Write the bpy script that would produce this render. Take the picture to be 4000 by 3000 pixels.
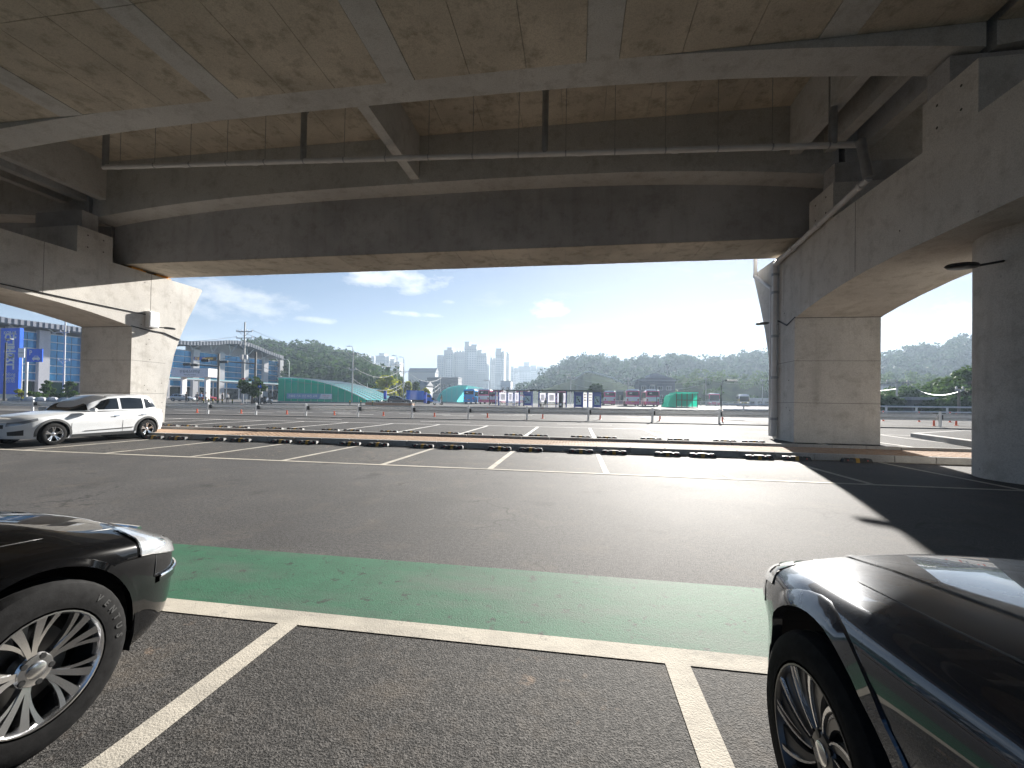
import bpy, bmesh, math, random
import numpy as np
from mathutils import Vector, Matrix
random.seed(7); RNG = np.random.default_rng(7)
S = bpy.context.scene
for o in list(bpy.data.objects): bpy.data.objects.remove(o)
rad = math.radians

# ---------------------------------------------------------------- camera
FPX, CYP, YAW, PITCH, ROLL, EYE = 1641.8, 1553.8, -0.1498, 0.0115, 0.0163, 1.464
_cy, _sy, _cp, _sp = math.cos(YAW), math.sin(YAW), math.cos(PITCH), math.sin(PITCH)
_f = Vector((_sy*_cp, _cy*_cp, _sp)); _r = Vector((_cy, -_sy, 0)); _u = _r.cross(_f)
_c, _s = math.cos(ROLL), math.sin(ROLL)
AX_R, AX_U, AX_F = _c*_r + _s*_u, -_s*_r + _c*_u, _f
cam = bpy.data.cameras.new('camera'); camo = bpy.data.objects.new('camera', cam)
S.collection.objects.link(camo)
cam.sensor_fit = 'HORIZONTAL'; cam.sensor_width = 36.0
cam.lens = FPX/4000*36.0
cam.shift_y = (CYP-1500)/4000
cam.clip_start = 0.05; cam.clip_end = 6000
m = Matrix((AX_R, AX_U, -AX_F)).transposed().to_4x4(); m.translation = (0, 0, EYE)
camo.matrix_world = m
S.camera = camo
S.render.resolution_x, S.render.resolution_y = 1024, 768

def ray(px, py):
    return AX_R*((px-2000)/FPX) + AX_U*(-(py-CYP)/FPX) + AX_F
def onY(px, py, Y):
    d = ray(px, py); return Vector((0, 0, EYE)) + d*(Y/d.y)
def onZ(px, py, z=0.0):
    d = ray(px, py); return Vector((0, 0, EYE)) + d*((z-EYE)/d.z)
def onX(px, py, X):
    d = ray(px, py); return Vector((0, 0, EYE)) + d*(X/d.x)

# ---------------------------------------------------------------- world + sun
SUN_AZ, SUN_EL = rad(16.2), rad(20.8)
W = bpy.data.worlds.new('World'); S.world = W; W.use_nodes = True
nt = W.node_tree; nt.nodes.clear()
N = nt.nodes.new; L = nt.links.new
out = N('ShaderNodeOutputWorld'); bg = N('ShaderNodeBackground')
sky = N('ShaderNodeTexSky'); sky.sky_type = 'NISHITA'; sky.sun_disc = False
sky.sun_elevation = SUN_EL; sky.sun_rotation = SUN_AZ
sky.air_density = 1.0; sky.dust_density = 0.5; sky.ozone_density = 1.6; sky.altitude = 100
SKY_STRENGTH = 0.060; SKY_B = 3.1
bg.inputs['Strength'].default_value = SKY_STRENGTH
tc = N('ShaderNodeTexCoord')
# thin clouds, laid out on a plane high above the place
sep = N('ShaderNodeSeparateXYZ'); L(tc.outputs['Generated'], sep.inputs[0])
zc = N('ShaderNodeMath'); zc.operation = 'MAXIMUM'; zc.inputs[1].default_value = 0.03; L(sep.outputs['Z'], zc.inputs[0])
za = N('ShaderNodeMath'); za.operation = 'ADD'; za.inputs[1].default_value = 0.12; L(zc.outputs[0], za.inputs[0])
comb = N('ShaderNodeCombineXYZ')
for i, ax in enumerate('XY'):
    dv = N('ShaderNodeMath'); dv.operation = 'DIVIDE'
    L(sep.outputs[ax], dv.inputs[0]); L(za.outputs[0], dv.inputs[1]); L(dv.outputs[0], comb.inputs[i])
mp = N('ShaderNodeMapping'); mp.inputs['Scale'].default_value = (1.25, 1.9, 1.0); mp.inputs['Location'].default_value = (3.3, 1.1, 0)
L(comb.outputs[0], mp.inputs['Vector'])
n1 = N('ShaderNodeTexNoise'); n1.inputs['Scale'].default_value = 1.0; n1.inputs['Detail'].default_value = 6; n1.inputs['Roughness'].default_value = 0.62
n1.inputs['Distortion'].default_value = 0.35
L(mp.outputs[0], n1.inputs['Vector'])
rmp = N('ShaderNodeValToRGB'); rmp.color_ramp.elements[0].position = 0.57; rmp.color_ramp.elements[1].position = 0.86
rmp.color_ramp.elements[0].color = (0, 0, 0, 1); rmp.color_ramp.elements[1].color = (.85, .85, .85, 1)
L(n1.outputs['Fac'], rmp.inputs[0])
hsv = N('ShaderNodeHueSaturation'); hsv.inputs['Saturation'].default_value = 1.4; hsv.inputs['Value'].default_value = 1.0
# the bright glow round the hidden sun rolls off softly
ka = N('ShaderNodeVectorMath'); ka.operation = 'ADD'; ka.inputs[1].default_value = (SKY_B,)*3; L(sky.outputs[0], ka.inputs[0])
kd = N('ShaderNodeVectorMath'); kd.operation = 'DIVIDE'; L(sky.outputs[0], kd.inputs[0]); L(ka.outputs[0], kd.inputs[1])
km_ = N('ShaderNodeVectorMath'); km_.operation = 'SCALE'; km_.inputs['Scale'].default_value = SKY_B; L(kd.outputs[0], km_.inputs[0])
tint = N('ShaderNodeMix'); tint.data_type = 'RGBA'; tint.blend_type = 'MULTIPLY'; tint.inputs[0].default_value = 1.0; tint.inputs[7].default_value = (.82, .88, 1.06, 1)
L(km_.outputs[0], tint.inputs[6]); L(tint.outputs[2], hsv.inputs['Color'])
cl = N('ShaderNodeMix'); cl.data_type = 'RGBA'; cl.blend_type = 'MIX'
wh = N('ShaderNodeHueSaturation'); wh.inputs['Saturation'].default_value = 0.18; wh.inputs['Value'].default_value = 1.25
wh2 = None
def vm(op, a, b, out=0):
    nd = N('ShaderNodeVectorMath'); nd.operation = op
    for i, v in enumerate((a, b)):
        if isinstance(v, (tuple, Vector)): nd.inputs[i].default_value = tuple(v)
        else: L(v, nd.inputs[i])
    return nd.outputs[out]
def mm(op, a, b=0.0, c=0.0):
    nd = N('ShaderNodeMath'); nd.operation = op
    for i, v in enumerate((a, b, c)):
        if isinstance(v, (int, float)): nd.inputs[i].default_value = v
        else: L(v, nd.inputs[i])
    return nd.outputs[0]
L(km_.outputs[0], wh.inputs['Color'])
# single fair-weather clouds: a ragged patch of noise round a direction in the sky
n2 = N('ShaderNodeTexNoise'); n2.inputs['Scale'].default_value = 16.0; n2.inputs['Detail'].default_value = 6; n2.inputs['Roughness'].default_value = 0.62
mp2 = N('ShaderNodeMapping'); mp2.inputs['Scale'].default_value = (1, 1, 2.2); L(tc.outputs['Generated'], mp2.inputs['Vector']); L(mp2.outputs[0], n2.inputs['Vector'])
cov = None
for px_, py_, sx_, sy_, amp in ((880, 1170, .150, .042, .7), (1560, 1085, .150, .034, .9), (1610, 1226, .075, .007, .75), (2140, 1208, .055, .024, 1.0), (1215, 1248, .055, .008, .6), (2870, 1208, .085, .020, .8), (3760, 1265, .05, .022, .85), (2190, 1408, .045, .014, .8), (3480, 1345, .05, .014, .8), (1750, 1180, .02, .006, .6), (300, 1100, .16, .04, .5), (4400, 1150, .2, .05, .7)):
    d_ = ray(px_, py_).normalized(); r_ = Vector((d_.y, -d_.x, 0)).normalized(); u_ = r_.cross(d_)
    a_ = mm('DIVIDE', vm('DOT_PRODUCT', tc.outputs['Generated'], r_, 1), sx_); b_ = mm('DIVIDE', vm('DOT_PRODUCT', tc.outputs['Generated'], u_, 1), sy_)
    f_ = mm('SUBTRACT', 1.0, mm('ADD', mm('MULTIPLY', a_, a_), mm('MULTIPLY', b_, b_)))
    f_ = mm('MULTIPLY', f_, mm('GREATER_THAN', vm('DOT_PRODUCT', tc.outputs['Generated'], d_, 1), 0.0))
    g_ = mm('ADD', mm('MULTIPLY', f_, 1.0), mm('MULTIPLY', mm('SUBTRACT', n2.outputs['Fac'], .56), 3.6))
    g_ = mm('MULTIPLY', mm('MINIMUM', mm('MAXIMUM', g_, 0.0), 1.0), amp)
    g_ = mm('MULTIPLY', g_, mm('GREATER_THAN', f_, -2.2))
    cov = g_ if cov is None else mm('MAXIMUM', cov, g_)
cov = mm('MULTIPLY', cov, .95)
L(rmp.outputs[0], cl.inputs[0]); L(hsv.outputs[0], cl.inputs[6]); L(wh.outputs[0], cl.inputs[7])
cl2 = N('ShaderNodeMix'); cl2.data_type = 'RGBA'; cl2.inputs[7].default_value = (3.9, 4.0, 4.1, 1)
L(cov, cl2.inputs[0]); L(cl.outputs[2], cl2.inputs[6]); L(cl2.outputs[2], bg.inputs['Color']); L(bg.outputs[0], out.inputs['Surface'])

sl = bpy.data.lights.new('sun', 'SUN'); sl.energy = 5.0; sl.angle = rad(0.6); sl.color = (1.0, 0.955, 0.885)
so = bpy.data.objects.new('sun', sl); S.collection.objects.link(so)
SDIR = Vector((math.sin(SUN_AZ)*math.cos(SUN_EL), math.cos(SUN_AZ)*math.cos(SUN_EL), math.sin(SUN_EL)))
so.rotation_euler = SDIR.to_track_quat('Z', 'Y').to_euler(); so.location = SDIR*60
so['kind'] = 'structure'

S.view_settings.view_transform = 'Standard'; S.view_settings.look = 'None'
S.view_settings.gamma = 1.0; S.view_settings.use_curve_mapping = False
S.view_settings.exposure = 1.98
S.render.engine = 'CYCLES'
S.cycles.max_bounces = 8; S.cycles.diffuse_bounces = 5; S.cycles.glossy_bounces = 4
S.cycles.transmission_bounces = 6; S.cycles.transparent_max_bounces = 12; S.cycles.volume_bounces = 0
S.cycles.caustics_reflective = False; S.cycles.caustics_refractive = False

# ---------------------------------------------------------------- materials
MATS = {}
class NT:
    def __init__(s, name):
        s.m = bpy.data.materials.new(name); s.m.use_nodes = True; s.t = s.m.node_tree
        s.b = s.t.nodes['Principled BSDF']; s.o = s.t.nodes['Material Output']
        MATS[name] = s.m
    def n(s, typ, **kw):
        nd = s.t.nodes.new('ShaderNode'+typ)
        for k, v in kw.items():
            if k in nd.inputs.keys(): nd.inputs[k].default_value = v
            else: setattr(nd, k, v)
        return nd
    def l(s, a, b): s.t.links.new(a, b)
    def coord(s, scale=(1, 1, 1), obj=True):
        tc = s.n('TexCoord'); mp = s.n('Mapping'); mp.inputs['Scale'].default_value = scale
        s.l(tc.outputs['Object' if obj else 'Generated'], mp.inputs['Vector']); return mp.outputs[0]
    def pos(s, scale=(1, 1, 1)):
        g = s.n('NewGeometry'); mp = s.n('Mapping'); mp.inputs['Scale'].default_value = scale
        s.l(g.outputs['Position'], mp.inputs['Vector']); return mp.outputs[0]
    def noise(s, vec, scale, detail=4, rough=.55, dist=0):
        nd = s.n('TexNoise', Scale=scale, Detail=detail, Roughness=rough, Distortion=dist); s.l(vec, nd.inputs['Vector']); return nd.outputs['Fac']
    def ramp(s, fac, stops, interp='LINEAR'):
        r = s.n('ValToRGB'); e = r.color_ramp.elements; r.color_ramp.interpolation = interp
        while len(e) < len(stops): e.new(.5)
        for el, (p, c) in zip(e, stops):
            el.position = p; el.color = (c, c, c, 1) if not hasattr(c, "__len__") else (*c, 1)
        s.l(fac, r.inputs[0]); return r.outputs[0]
    def mix(s, fac, a, b, blend='MIX'):
        x = s.n('Mix', data_type='RGBA', blend_type=blend)
        for i, v in ((0, fac), (6, a), (7, b)):
            if isinstance(v, (int, float)): x.inputs[i].default_value = v if i == 0 else (v, v, v, 1)
            elif isinstance(v, tuple): x.inputs[i].default_value = (*v, 1)
            else: s.l(v, x.inputs[i])
        return x.outputs[2]
    def bump(s, h, strength=.3, dist=.01):
        b = s.n('Bump', Strength=strength, Distance=dist); s.l(h, b.inputs['Height']); s.l(b.outputs[0], s.b.inputs['Normal']); return b
    def set(s, **kw):
        for k, v in kw.items():
            k = k.replace('_', ' ')
            if isinstance(v, tuple) and len(v) == 3: v = (*v, 1)
            if hasattr(v, 'is_output') or isinstance(v, bpy.types.NodeSocket): s.l(v, s.b.inputs[k])
            else: s.b.inputs[k].default_value = v
        return s

def plain(name, col, rough=.5, metal=0, var=.12, scale=6, coat=0, bump=0, spec=.5):
    m = NT(name)
    v = m.coord(); nz = m.noise(v, scale, 5)
    c2 = tuple(max(0, x*(1-var)) for x in col); c1 = tuple(min(1, x*(1+var)) for x in col)
    m.set(Base_Color=m.ramp(nz, [(.3, c2), (.7, c1)]), Roughness=rough, Metallic=metal)
    m.b.inputs['Coat Weight'].default_value = coat; m.b.inputs['Coat Roughness'].default_value = .04
    m.b.inputs['Specular IOR Level'].default_value = spec
    if bump: m.bump(m.noise(v, scale*6, 6), bump, .01)
    return m.m

def concrete(name, base, dark, stain=(.16, .13, .09), scale=1.0, streak=True, mot=.34):
    m = NT(name); v = m.pos()
    big = m.noise(v, .45*scale, 3, .6, .4); mid = m.noise(v, 2.2*scale, 4, .7); fine = m.noise(v, 38, 1, .6)
    col = m.mix(m.ramp(big, [(.32, 0.), (.68, 1.)]), dark, base)
    col = m.mix(m.ramp(mid, [(.28, mot), (.5, 0.), (.75, 0.)]), col, stain)
    if streak:
        sv = m.pos((1.7, 1.7, .16)); st = m.noise(sv, 1.6, 3, .6)
        col = m.mix(m.ramp(st, [(.52, 0.), (.8, .28)]), col, stain)
    vor = m.n('TexVoronoi', Scale=2.6); m.l(v, vor.inputs['Vector'])
    spots = m.ramp(vor.outputs['Distance'], [(0., 1.), (.045, .6), (.075, 0.)])
    gate = m.ramp(m.noise(v, 1.3, 2), [(.5, 0.), (.62, .8)])
    spots = m.mix(1.0, spots, gate, 'MULTIPLY')
    col = m.mix(spots, col, tuple(x*.35 for x in dark))
    v2 = m.n('TexVoronoi', Scale=7.5); m.l(v, v2.inputs['Vector'])
    col = m.mix(m.mix(1.0, m.ramp(v2.outputs['Distance'], [(0., .8), (.06, .5), (.1, 0.)]), m.ramp(mid, [(.48, 0.), (.6, 1.)]), 'MULTIPLY'), col, tuple(x*.4 for x in dark))
    col = m.mix(m.ramp(fine, [(.3, .34), (.6, 0.)]), col, tuple(x*.5 for x in dark))
    m.set(Base_Color=col, Roughness=.88, Specular_IOR_Level=.25)
    m.bump(fine, .2, .01)
    return m.m
concrete('concrete_pale', (.63, .605, .56), (.51, .49, .46))
concrete('concrete_soffit', (.66, .60, .50), (.46, .42, .35), stain=(.17, .145, .09), streak=False, mot=.6)
concrete('concrete_strip', (.62, .62, .60), (.52, .52, .505), streak=False)
concrete('concrete_grey', (.48, .475, .47), (.35, .345, .345))
concrete('granite_kerb', (.42, .41, .39), (.31, .30, .29), stain=(.2, .19, .17), scale=2)

def asphalt(name, c0, c1, rough=(.80, .84), grain=105, dust=(.16, .13, .10), bump=.6, dusty=.35, spec=.33, lo=.40, hi=.60):
    m = NT(name); v = m.pos()
    g = m.noise(v, grain, 2, .75); big = m.noise(v, .35, 3, .6, .6); mid = m.noise(v, 1.8, 4, .7)
    col = m.mix(m.ramp(g, [(lo, 0.), (hi, 1.)]), c0, c1)
    col = m.mix(m.ramp(m.noise(v, 24, 2, .8), [(.40, .5), (.56, 0.)]), col, tuple(x*.8 for x in c0))
    col = m.mix(m.ramp(mid, [(.52, 0.), (.82, dusty)]), col, dust)
    col = m.mix(m.ramp(big, [(.3, .45), (.62, 0.)]), col, tuple(x*.55 for x in c0))
    vc = m.n('TexVoronoi', feature='DISTANCE_TO_EDGE', Scale=.55); wv = m.n('VectorMath', operation='ADD'); m.l(v, wv.inputs[0]); nn = m.n('TexNoise', Scale=1.6, Detail=4); m.l(v, nn.inputs['Vector']); m.l(nn.outputs['Color'], wv.inputs[1]); m.l(wv.outputs[0], vc.inputs['Vector'])
    crk = m.mix(1.0, m.ramp(vc.outputs['Distance'], [(0., .8), (.006, .6), (.010, 0.)]), m.ramp(big, [(.52, 0.), (.58, 1.)]), 'MULTIPLY')
    col = m.mix(crk, col, (.012, .012, .012))
    oil = m.mix(1.0, m.ramp(m.noise(v, 1.1, 3, .55), [(.62, 0.), (.72, .6)]), 1.0, 'MULTIPLY'); col = m.mix(oil, col, tuple(x*.8 for x in c0))
    sp = m.mix(1.0, m.ramp(m.noise(v, 5.5, 3, .6), [(.60, 0.), (.70, .8)]), m.ramp(m.noise(v, .8, 2), [(.5, 0.), (.62, 1.)]), 'MULTIPLY')
    col = m.mix(sp, col, (.24, .17, .12)) if dusty > .5 else col
    m.set(Base_Color=col, Roughness=m.ramp(big, [(.3, rough[0]), (.7, rough[1])]), Specular_IOR_Level=spec)
    m.bump(g, bump, .012)
    return m.m
asphalt('asphalt_lot', (.016, .0155, .016), (.12, .115, .115))
asphalt('asphalt_stall', (.013, .0125, .012), (.125, .118, .112), dusty=.55, spec=.25)
asphalt('asphalt_upper', (.022, .021, .021), (.105, .10, .098), rough=(.84, .9), grain=60, dusty=.3, spec=.12)
asphalt('asphalt_road', (.06, .058, .057), (.12, .115, .112), rough=(.8, .92), grain=30, bump=.35, dusty=.2, spec=.05)
asphalt('plaza_paving', (.12, .115, .11), (.19, .185, .175), rough=(.8, .95), grain=12, bump=.2, spec=.04)
asphalt('dirt_ground', (.10, .10, .06), (.20, .18, .11), rough=(.8, .9), grain=3, bump=.3, spec=.02)

def paint(name, col, worn=(.1, .1, .095), rough=.86, wear=.5, grain=100):
    m = NT(name); v = m.pos()
    g = m.noise(v, grain, 3, .7); mid = m.noise(v, 3.2, 6, .7)
    c = m.mix(m.ramp(mid, [(.35, 0.), (.7, .6)]), col, tuple(x*.62 for x in col))
    sp = m.mix(1.0, m.ramp(g, [(.30, wear), (.44, 0.)]), 1.0, 'MULTIPLY')
    c = m.mix(sp, c, worn)
    c = m.mix(m.ramp(m.noise(v, 7, 5, .75), [(.58, 0.), (.66, wear)]), c, worn)
    c = m.mix(m.ramp(m.noise(m.pos((.5, 1.6, 1)), 1.3, 4, .65), [(.45, 0.), (.72, .55)]), c, (.075, .074, .07))
    m.set(Base_Color=c, Roughness=rough, Specular_IOR_Level=.4); m.bump(g, .45, .009)
    return m.m
paint('white_line', (.44, .405, .345), wear=.4)
paint('white_line_far', (.55, .53, .50), wear=.3, grain=20)
paint('green_paint', (.014, .098, .050), worn=(.008, .014, .011), wear=.9, rough=.79, grain=95)
plain('steel_galv', (.60, .61, .62), .45, .7, .10, 5)
plain('steel_white', (.62, .61, .60), .45, .1, .06, 3)
plain('pvc_pipe', (.58, .57, .56), .4, 0, .08, 3)
plain('dark_metal', (.03, .032, .035), .4, .3)
plain('grey_metal', (.33, .34, .35), .45, .5)
plain('rubber_black', (.018, .018, .018), .62, 0, .25, 20)
plain('yellow_paint', (.40, .22, .012), .6)
plain('orange_bearing', (.55, .25, .03), .6)
plain('orange_plastic', (.62, .085, .02), .45)
plain('red_reflector', (.30, .02, .02), .3)
plain('white_plastic', (.75, .75, .74), .4)
plain('joint_dark', (.10, .095, .085), .9, spec=.1)
# ---------------------------------------------------------------- helpers
COL = S.collection
class MB:
    def __init__(s): s.v = []; s.f = []
    def add(s, vs, fs):
        b = len(s.v); s.v += [tuple(v) for v in vs]; s.f += [tuple(i+b for i in f) for f in fs]; return s
    def box(s, x0, x1, y0, y1, z0, z1):
        return s.add([(x0, y0, z0), (x1, y0, z0), (x1, y1, z0), (x0, y1, z0), (x0, y0, z1), (x1, y0, z1), (x1, y1, z1), (x0, y1, z1)],
                     [(0, 3, 2, 1), (4, 5, 6, 7), (0, 1, 5, 4), (1, 2, 6, 5), (2, 3, 7, 6), (3, 0, 4, 7)])
    def hexa(s, b, t):   # bottom 4 points ccw, top 4 points ccw
        return s.add(list(b)+list(t), [(0, 3, 2, 1), (4, 5, 6, 7), (0, 1, 5, 4), (1, 2, 6, 5), (2, 3, 7, 6), (3, 0, 4, 7)])
    def obox(s, c, ax, hx, hy, hz):
        ax = [Vector(a) for a in ax]; c = Vector(c)
        P = lambda i, j, k: c + ax[0]*hx*i + ax[1]*hy*j + ax[2]*hz*k
        return s.hexa([P(-1, -1, -1), P(1, -1, -1), P(1, 1, -1), P(-1, 1, -1)], [P(-1, -1, 1), P(1, -1, 1), P(1, 1, 1), P(-1, 1, 1)])
    def quad(s, a, b, c, d): return s.add([a, b, c, d], [(0, 1, 2, 3)])
    def tube(s, p0, p1, r, n=8, r1=None, cap=True):
        p0, p1 = Vector(p0), Vector(p1); r1 = r if r1 is None else r1
        d = (p1-p0).normalized(); a = d.orthogonal().normalized(); b = d.cross(a)
        vs = []
        for p, q in ((p0, r), (p1, r1)):
            for i in range(n):
                t = 2*math.pi*i/n; vs.append(p + (a*math.cos(t)+b*math.sin(t))*q)
        fs = [(i, (i+1) % n, n+(i+1) % n, n+i) for i in range(n)]
        if cap: fs += [tuple(range(n-1, -1, -1)), tuple(range(n, 2*n))]
        return s.add(vs, fs)
    def path(s, pts, r, n=6):
        pts = [Vector(p) for p in pts]
        rings = []
        for i, p in enumerate(pts):
            d = (pts[min(i+1, len(pts)-1)]-pts[max(i-1, 0)]).normalized()
            up = Vector((0, 0, 1)) if abs(d.z) < .95 else Vector((1, 0, 0))
            a = d.cross(up).normalized(); b = a.cross(d); rr = r if not hasattr(r, '__len__') else r[i]
            rings.append([p+(a*math.cos(2*math.pi*k/n)+b*math.sin(2*math.pi*k/n))*rr for k in range(n)])
        vs = [v for R_ in rings for v in R_]; fs = []
        for i in range(len(pts)-1):
            for k in range(n): fs.append((i*n+k, i*n+(k+1) % n, (i+1)*n+(k+1) % n, (i+1)*n+k))
        fs += [tuple(range(n-1, -1, -1)), tuple(range((len(pts)-1)*n, len(pts)*n))]
        return s.add(vs, fs)
    def lathe(s, prof, n=24, c=(0, 0, 0), ax=(0, 0, 1), closed=False):
        ax = Vector(ax).normalized(); a = ax.orthogonal().normalized(); b = ax.cross(a); c = Vector(c); m_ = len(prof)
        vs = []
        for i in range(n):
            t = 2*math.pi*i/n; rd = a*math.cos(t)+b*math.sin(t)
            for r, h in prof: vs.append(c+rd*r+ax*h)
        fs = []
        for i in range(n):
            j = (i+1) % n
            for k in range(m_-1 if not closed else m_):
                k2 = (k+1) % m_; fs.append((i*m_+k, j*m_+k, j*m_+k2, i*m_+k2))
        if not closed:
            if prof[0][0] > 1e-6: fs.append(tuple(i*m_ for i in range(n-1, -1, -1)))
            if prof[-1][0] > 1e-6: fs.append(tuple(i*m_+m_-1 for i in range(n)))
        return s.add(vs, fs)
    def prism(s, poly, fn, a, b):   # poly 2D, fn(u,v,w)->3D, extrude w from a to b
        n = len(poly)
        vs = [fn(u, v, a) for u, v in poly]+[fn(u, v, b) for u, v in poly]
        return s.add(vs, [(i, (i+1) % n, n+(i+1) % n, n+i) for i in range(n)]+[tuple(range(n-1, -1, -1)), tuple(range(n, 2*n))])
    def build(s, name, mat, parent=None, smooth=None, bevel=0, base=None, weld=False):
        off = Vector((0, 0, 0))
        if base is not None: off = Vector(base)
        elif parent is not None:
            p = parent
            while p is not None: off = off+p.location; p = p.parent
        me = bpy.data.meshes.new(name)
        me.from_pydata([(v[0]-off.x, v[1]-off.y, v[2]-off.z) for v in s.v], [], s.f)
        bm = bmesh.new(); bm.from_mesh(me)
        if weld: bmesh.ops.remove_doubles(bm, verts=bm.verts, dist=1e-4)
        bmesh.ops.recalc_face_normals(bm, faces=bm.faces)
        if bevel: bmesh.ops.bevel(bm, geom=list(bm.edges), offset=bevel, segments=2, profile=.6, affect='EDGES', clamp_overlap=True)
        bm.to_mesh(me); bm.free()
        if smooth is not None:
            me.polygons.foreach_set('use_smooth', [True]*len(me.polygons)); me.set_sharp_from_angle(angle=rad(smooth))
        me.materials.append(MATS[mat] if isinstance(mat, str) else mat)
        o = bpy.data.objects.new(name, me); COL.objects.link(o)
        if parent is not None: o.parent = parent
        elif base is not None: o.location = base
        return o
def tag(o, label=None, cat=None, group=None, kind=None):
    for k, v in (('label', label), ('category', cat), ('group', group), ('kind', kind)):
        if v: o[k] = v
    return o
def thing(name, loc, label, cat, group=None, rz=0):
    o = bpy.data.objects.new(name, None); COL.objects.link(o); o.location = loc; o.rotation_euler = (0, 0, rz); o.empty_display_size = .2
    return tag(o, label, cat, group)
LOCAL = (0, 0, 0)
def child(mb, name, mat, parent, smooth=None, bevel=0):   # mesh given in the parent's own coordinates
    o = mb.build(name, mat, None, smooth, bevel, base=None); o.parent = parent; return o
def copy_tree(o, parent=None):
    c = o.copy(); COL.objects.link(c); c.parent = parent
    for ch in list(o.children): copy_tree(ch, c)
    return c
def link_mesh(me, name, parent=None, loc=(0, 0, 0)):
    o = bpy.data.objects.new(name, me); COL.objects.link(o); o.parent = parent; o.location = loc; return o
def npmesh(name, v, f, mat, smooth=False):
    v = np.asarray(v, dtype=np.float32); f = np.asarray(f, dtype=np.int32); k = f.shape[1]
    me = bpy.data.meshes.new(name); me.vertices.add(len(v)); me.loops.add(f.size); me.polygons.add(len(f))
    me.vertices.foreach_set('co', v.ravel()); me.loops.foreach_set('vertex_index', f.ravel())
    me.polygons.foreach_set('loop_start', np.arange(0, f.size, k, dtype=np.int32))
    me.update(calc_edges=True); me.validate()
    if smooth: me.polygons.foreach_set('use_smooth', [True]*len(f))
    me.materials.append(MATS[mat] if isinstance(mat, str) else mat)
    return me
def bake(o):   # evaluate an object in a scratch scene of its own
    sc = bpy.data.scenes.new('scratch'); sc.collection.objects.link(o); vl = sc.view_layers[0]; vl.update(); dg = vl.depsgraph
    me = bpy.data.meshes.new_from_object(o.evaluated_get(dg)); bpy.data.scenes.remove(sc); return me
ORD = ['first', 'second', 'third', 'fourth', 'fifth', 'sixth', 'seventh', 'eighth', 'ninth', 'tenth', 'eleventh', 'twelfth',
       'thirteenth', 'fourteenth', 'fifteenth', 'sixteenth', 'seventeenth', 'eighteenth', 'nineteenth', 'twentieth', 'twenty-first', 'twenty-second', 'twenty-third', 'twenty-fourth', 'twenty-fifth', 'twenty-sixth']
def text_mesh(body, size, mat, name='lettering', align='CENTER', ext=.004, spacing=1.0, bold=0):
    cu = bpy.data.curves.new(name, 'FONT'); cu.body = body; cu.size = size; cu.align_x = align; cu.align_y = 'CENTER'; cu.extrude = ext
    cu.space_character = spacing; cu.resolution_u = 2; cu.offset = bold
    to = bpy.data.objects.new(name, cu); me = bake(to); bpy.data.objects.remove(to); bpy.data.curves.remove(cu)
    me.materials.clear(); me.materials.append(MATS[mat]); me.name = name
    return me
def text_obj(body, size, mat, parent, loc, rot, align='CENTER', spacing=1.0, name='lettering', bold=0):
    o = link_mesh(text_mesh(body, size, mat, name, align, .004, spacing, bold), name, parent, loc); o.rotation_euler = rot; return o

# height of the ground at a place: lot, raised lot behind the paved strip, slow rise to the terminal
GP = [(14.83, .19), (20, .23), (27.7, .36), (45, .58), (66, .90), (85, 1.15), (100, 1.28), (140, 1.4), (5000, 1.5)]
def gz(x, y):
    if y < 12.92: return 0.0
    if y < 14.83: return .18
    b = float(np.interp(y, [p[0] for p in GP], [p[1] for p in GP]))
    k = min(max((y-18)/10, 0), 1)
    return b+k*.0045*max(-60, min(60, x))
def onG(px, py, n=40):
    z = .4
    for _ in range(n):
        p = onZ(px, min(py, 1e9), z); z = z*.5+.5*gz(p.x, p.y)
    return p
# ---------------------------------------------------------------- ground
def sheet(name, x0, x1, y0, y1, z, mat, nx=1, ny=1, parent=None):
    mb = MB()
    for j in range(ny):
        for i in range(nx):
            xa, xb = x0+(x1-x0)*i/nx, x0+(x1-x0)*(i+1)/nx; ya, yb = y0+(y1-y0)*j/ny, y0+(y1-y0)*(j+1)/ny
            mb.quad((xa, ya, z), (xb, ya, z), (xb, yb, z), (xa, yb, z))
    return mb.build(name, mat, parent)
lot = sheet('parking_lot', -400, 400, -200, 12.93, 0, 'asphalt_lot'); tag(lot, 'dark asphalt parking lot under the concrete viaduct', 'parking lot', kind='structure')
# the ground beyond, one sheet to the horizon, following gz()
ys = [14.98, 16, 18, 20, 22.5, 25, 27.7, 34, 45, 55, 66, 75, 85, 100, 140, 300, 600, 950]
xs = [-950, -400, -120, -60, -30, -15, 0, 15, 30, 60, 120, 400, 950]
mb = MB()
vs = [(x, y, gz(x, max(y, 14.84))) for y in ys for x in xs]; nx = len(xs)
fs = [(j*nx+i, j*nx+i+1, (j+1)*nx+i+1, (j+1)*nx+i) for j in range(len(ys)-1) for i in range(nx-1)]
mb.add(vs, fs); ground = mb.build('ground', 'plaza_paving'); tag(ground, kind='structure')
def strip(name, x0, x1, y0, y1, mat, dz=.004, parent=None, n=24):
    mb = MB(); yy = [y0]+[y for y in (16, 18, 20, 22.5, 25, 27.7, 34, 45, 55, 66, 75, 85, 100) if y0 < y < y1]+[y1]
    xx = [x0]+[x for x in xs if x0 < x < x1]+[x1]
    vs = [(x, y, gz(x, max(y, 14.84))+dz) for y in yy for x in xx]; k = len(xx)
    mb.add(vs, [(j*k+i, j*k+i+1, (j+1)*k+i+1, (j+1)*k+i) for j in range(len(yy)-1) for i in range(k-1)])
    return mb.build(name, mat, parent)
upper = strip('upper_parking_lot', -120, 120, 14.981, 27.0, 'asphalt_upper', .004); tag(upper, kind='structure')
road = strip('road', -300, 300, 28.2, 56.0, 'asphalt_road', .004); tag(road, kind='structure')
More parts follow.
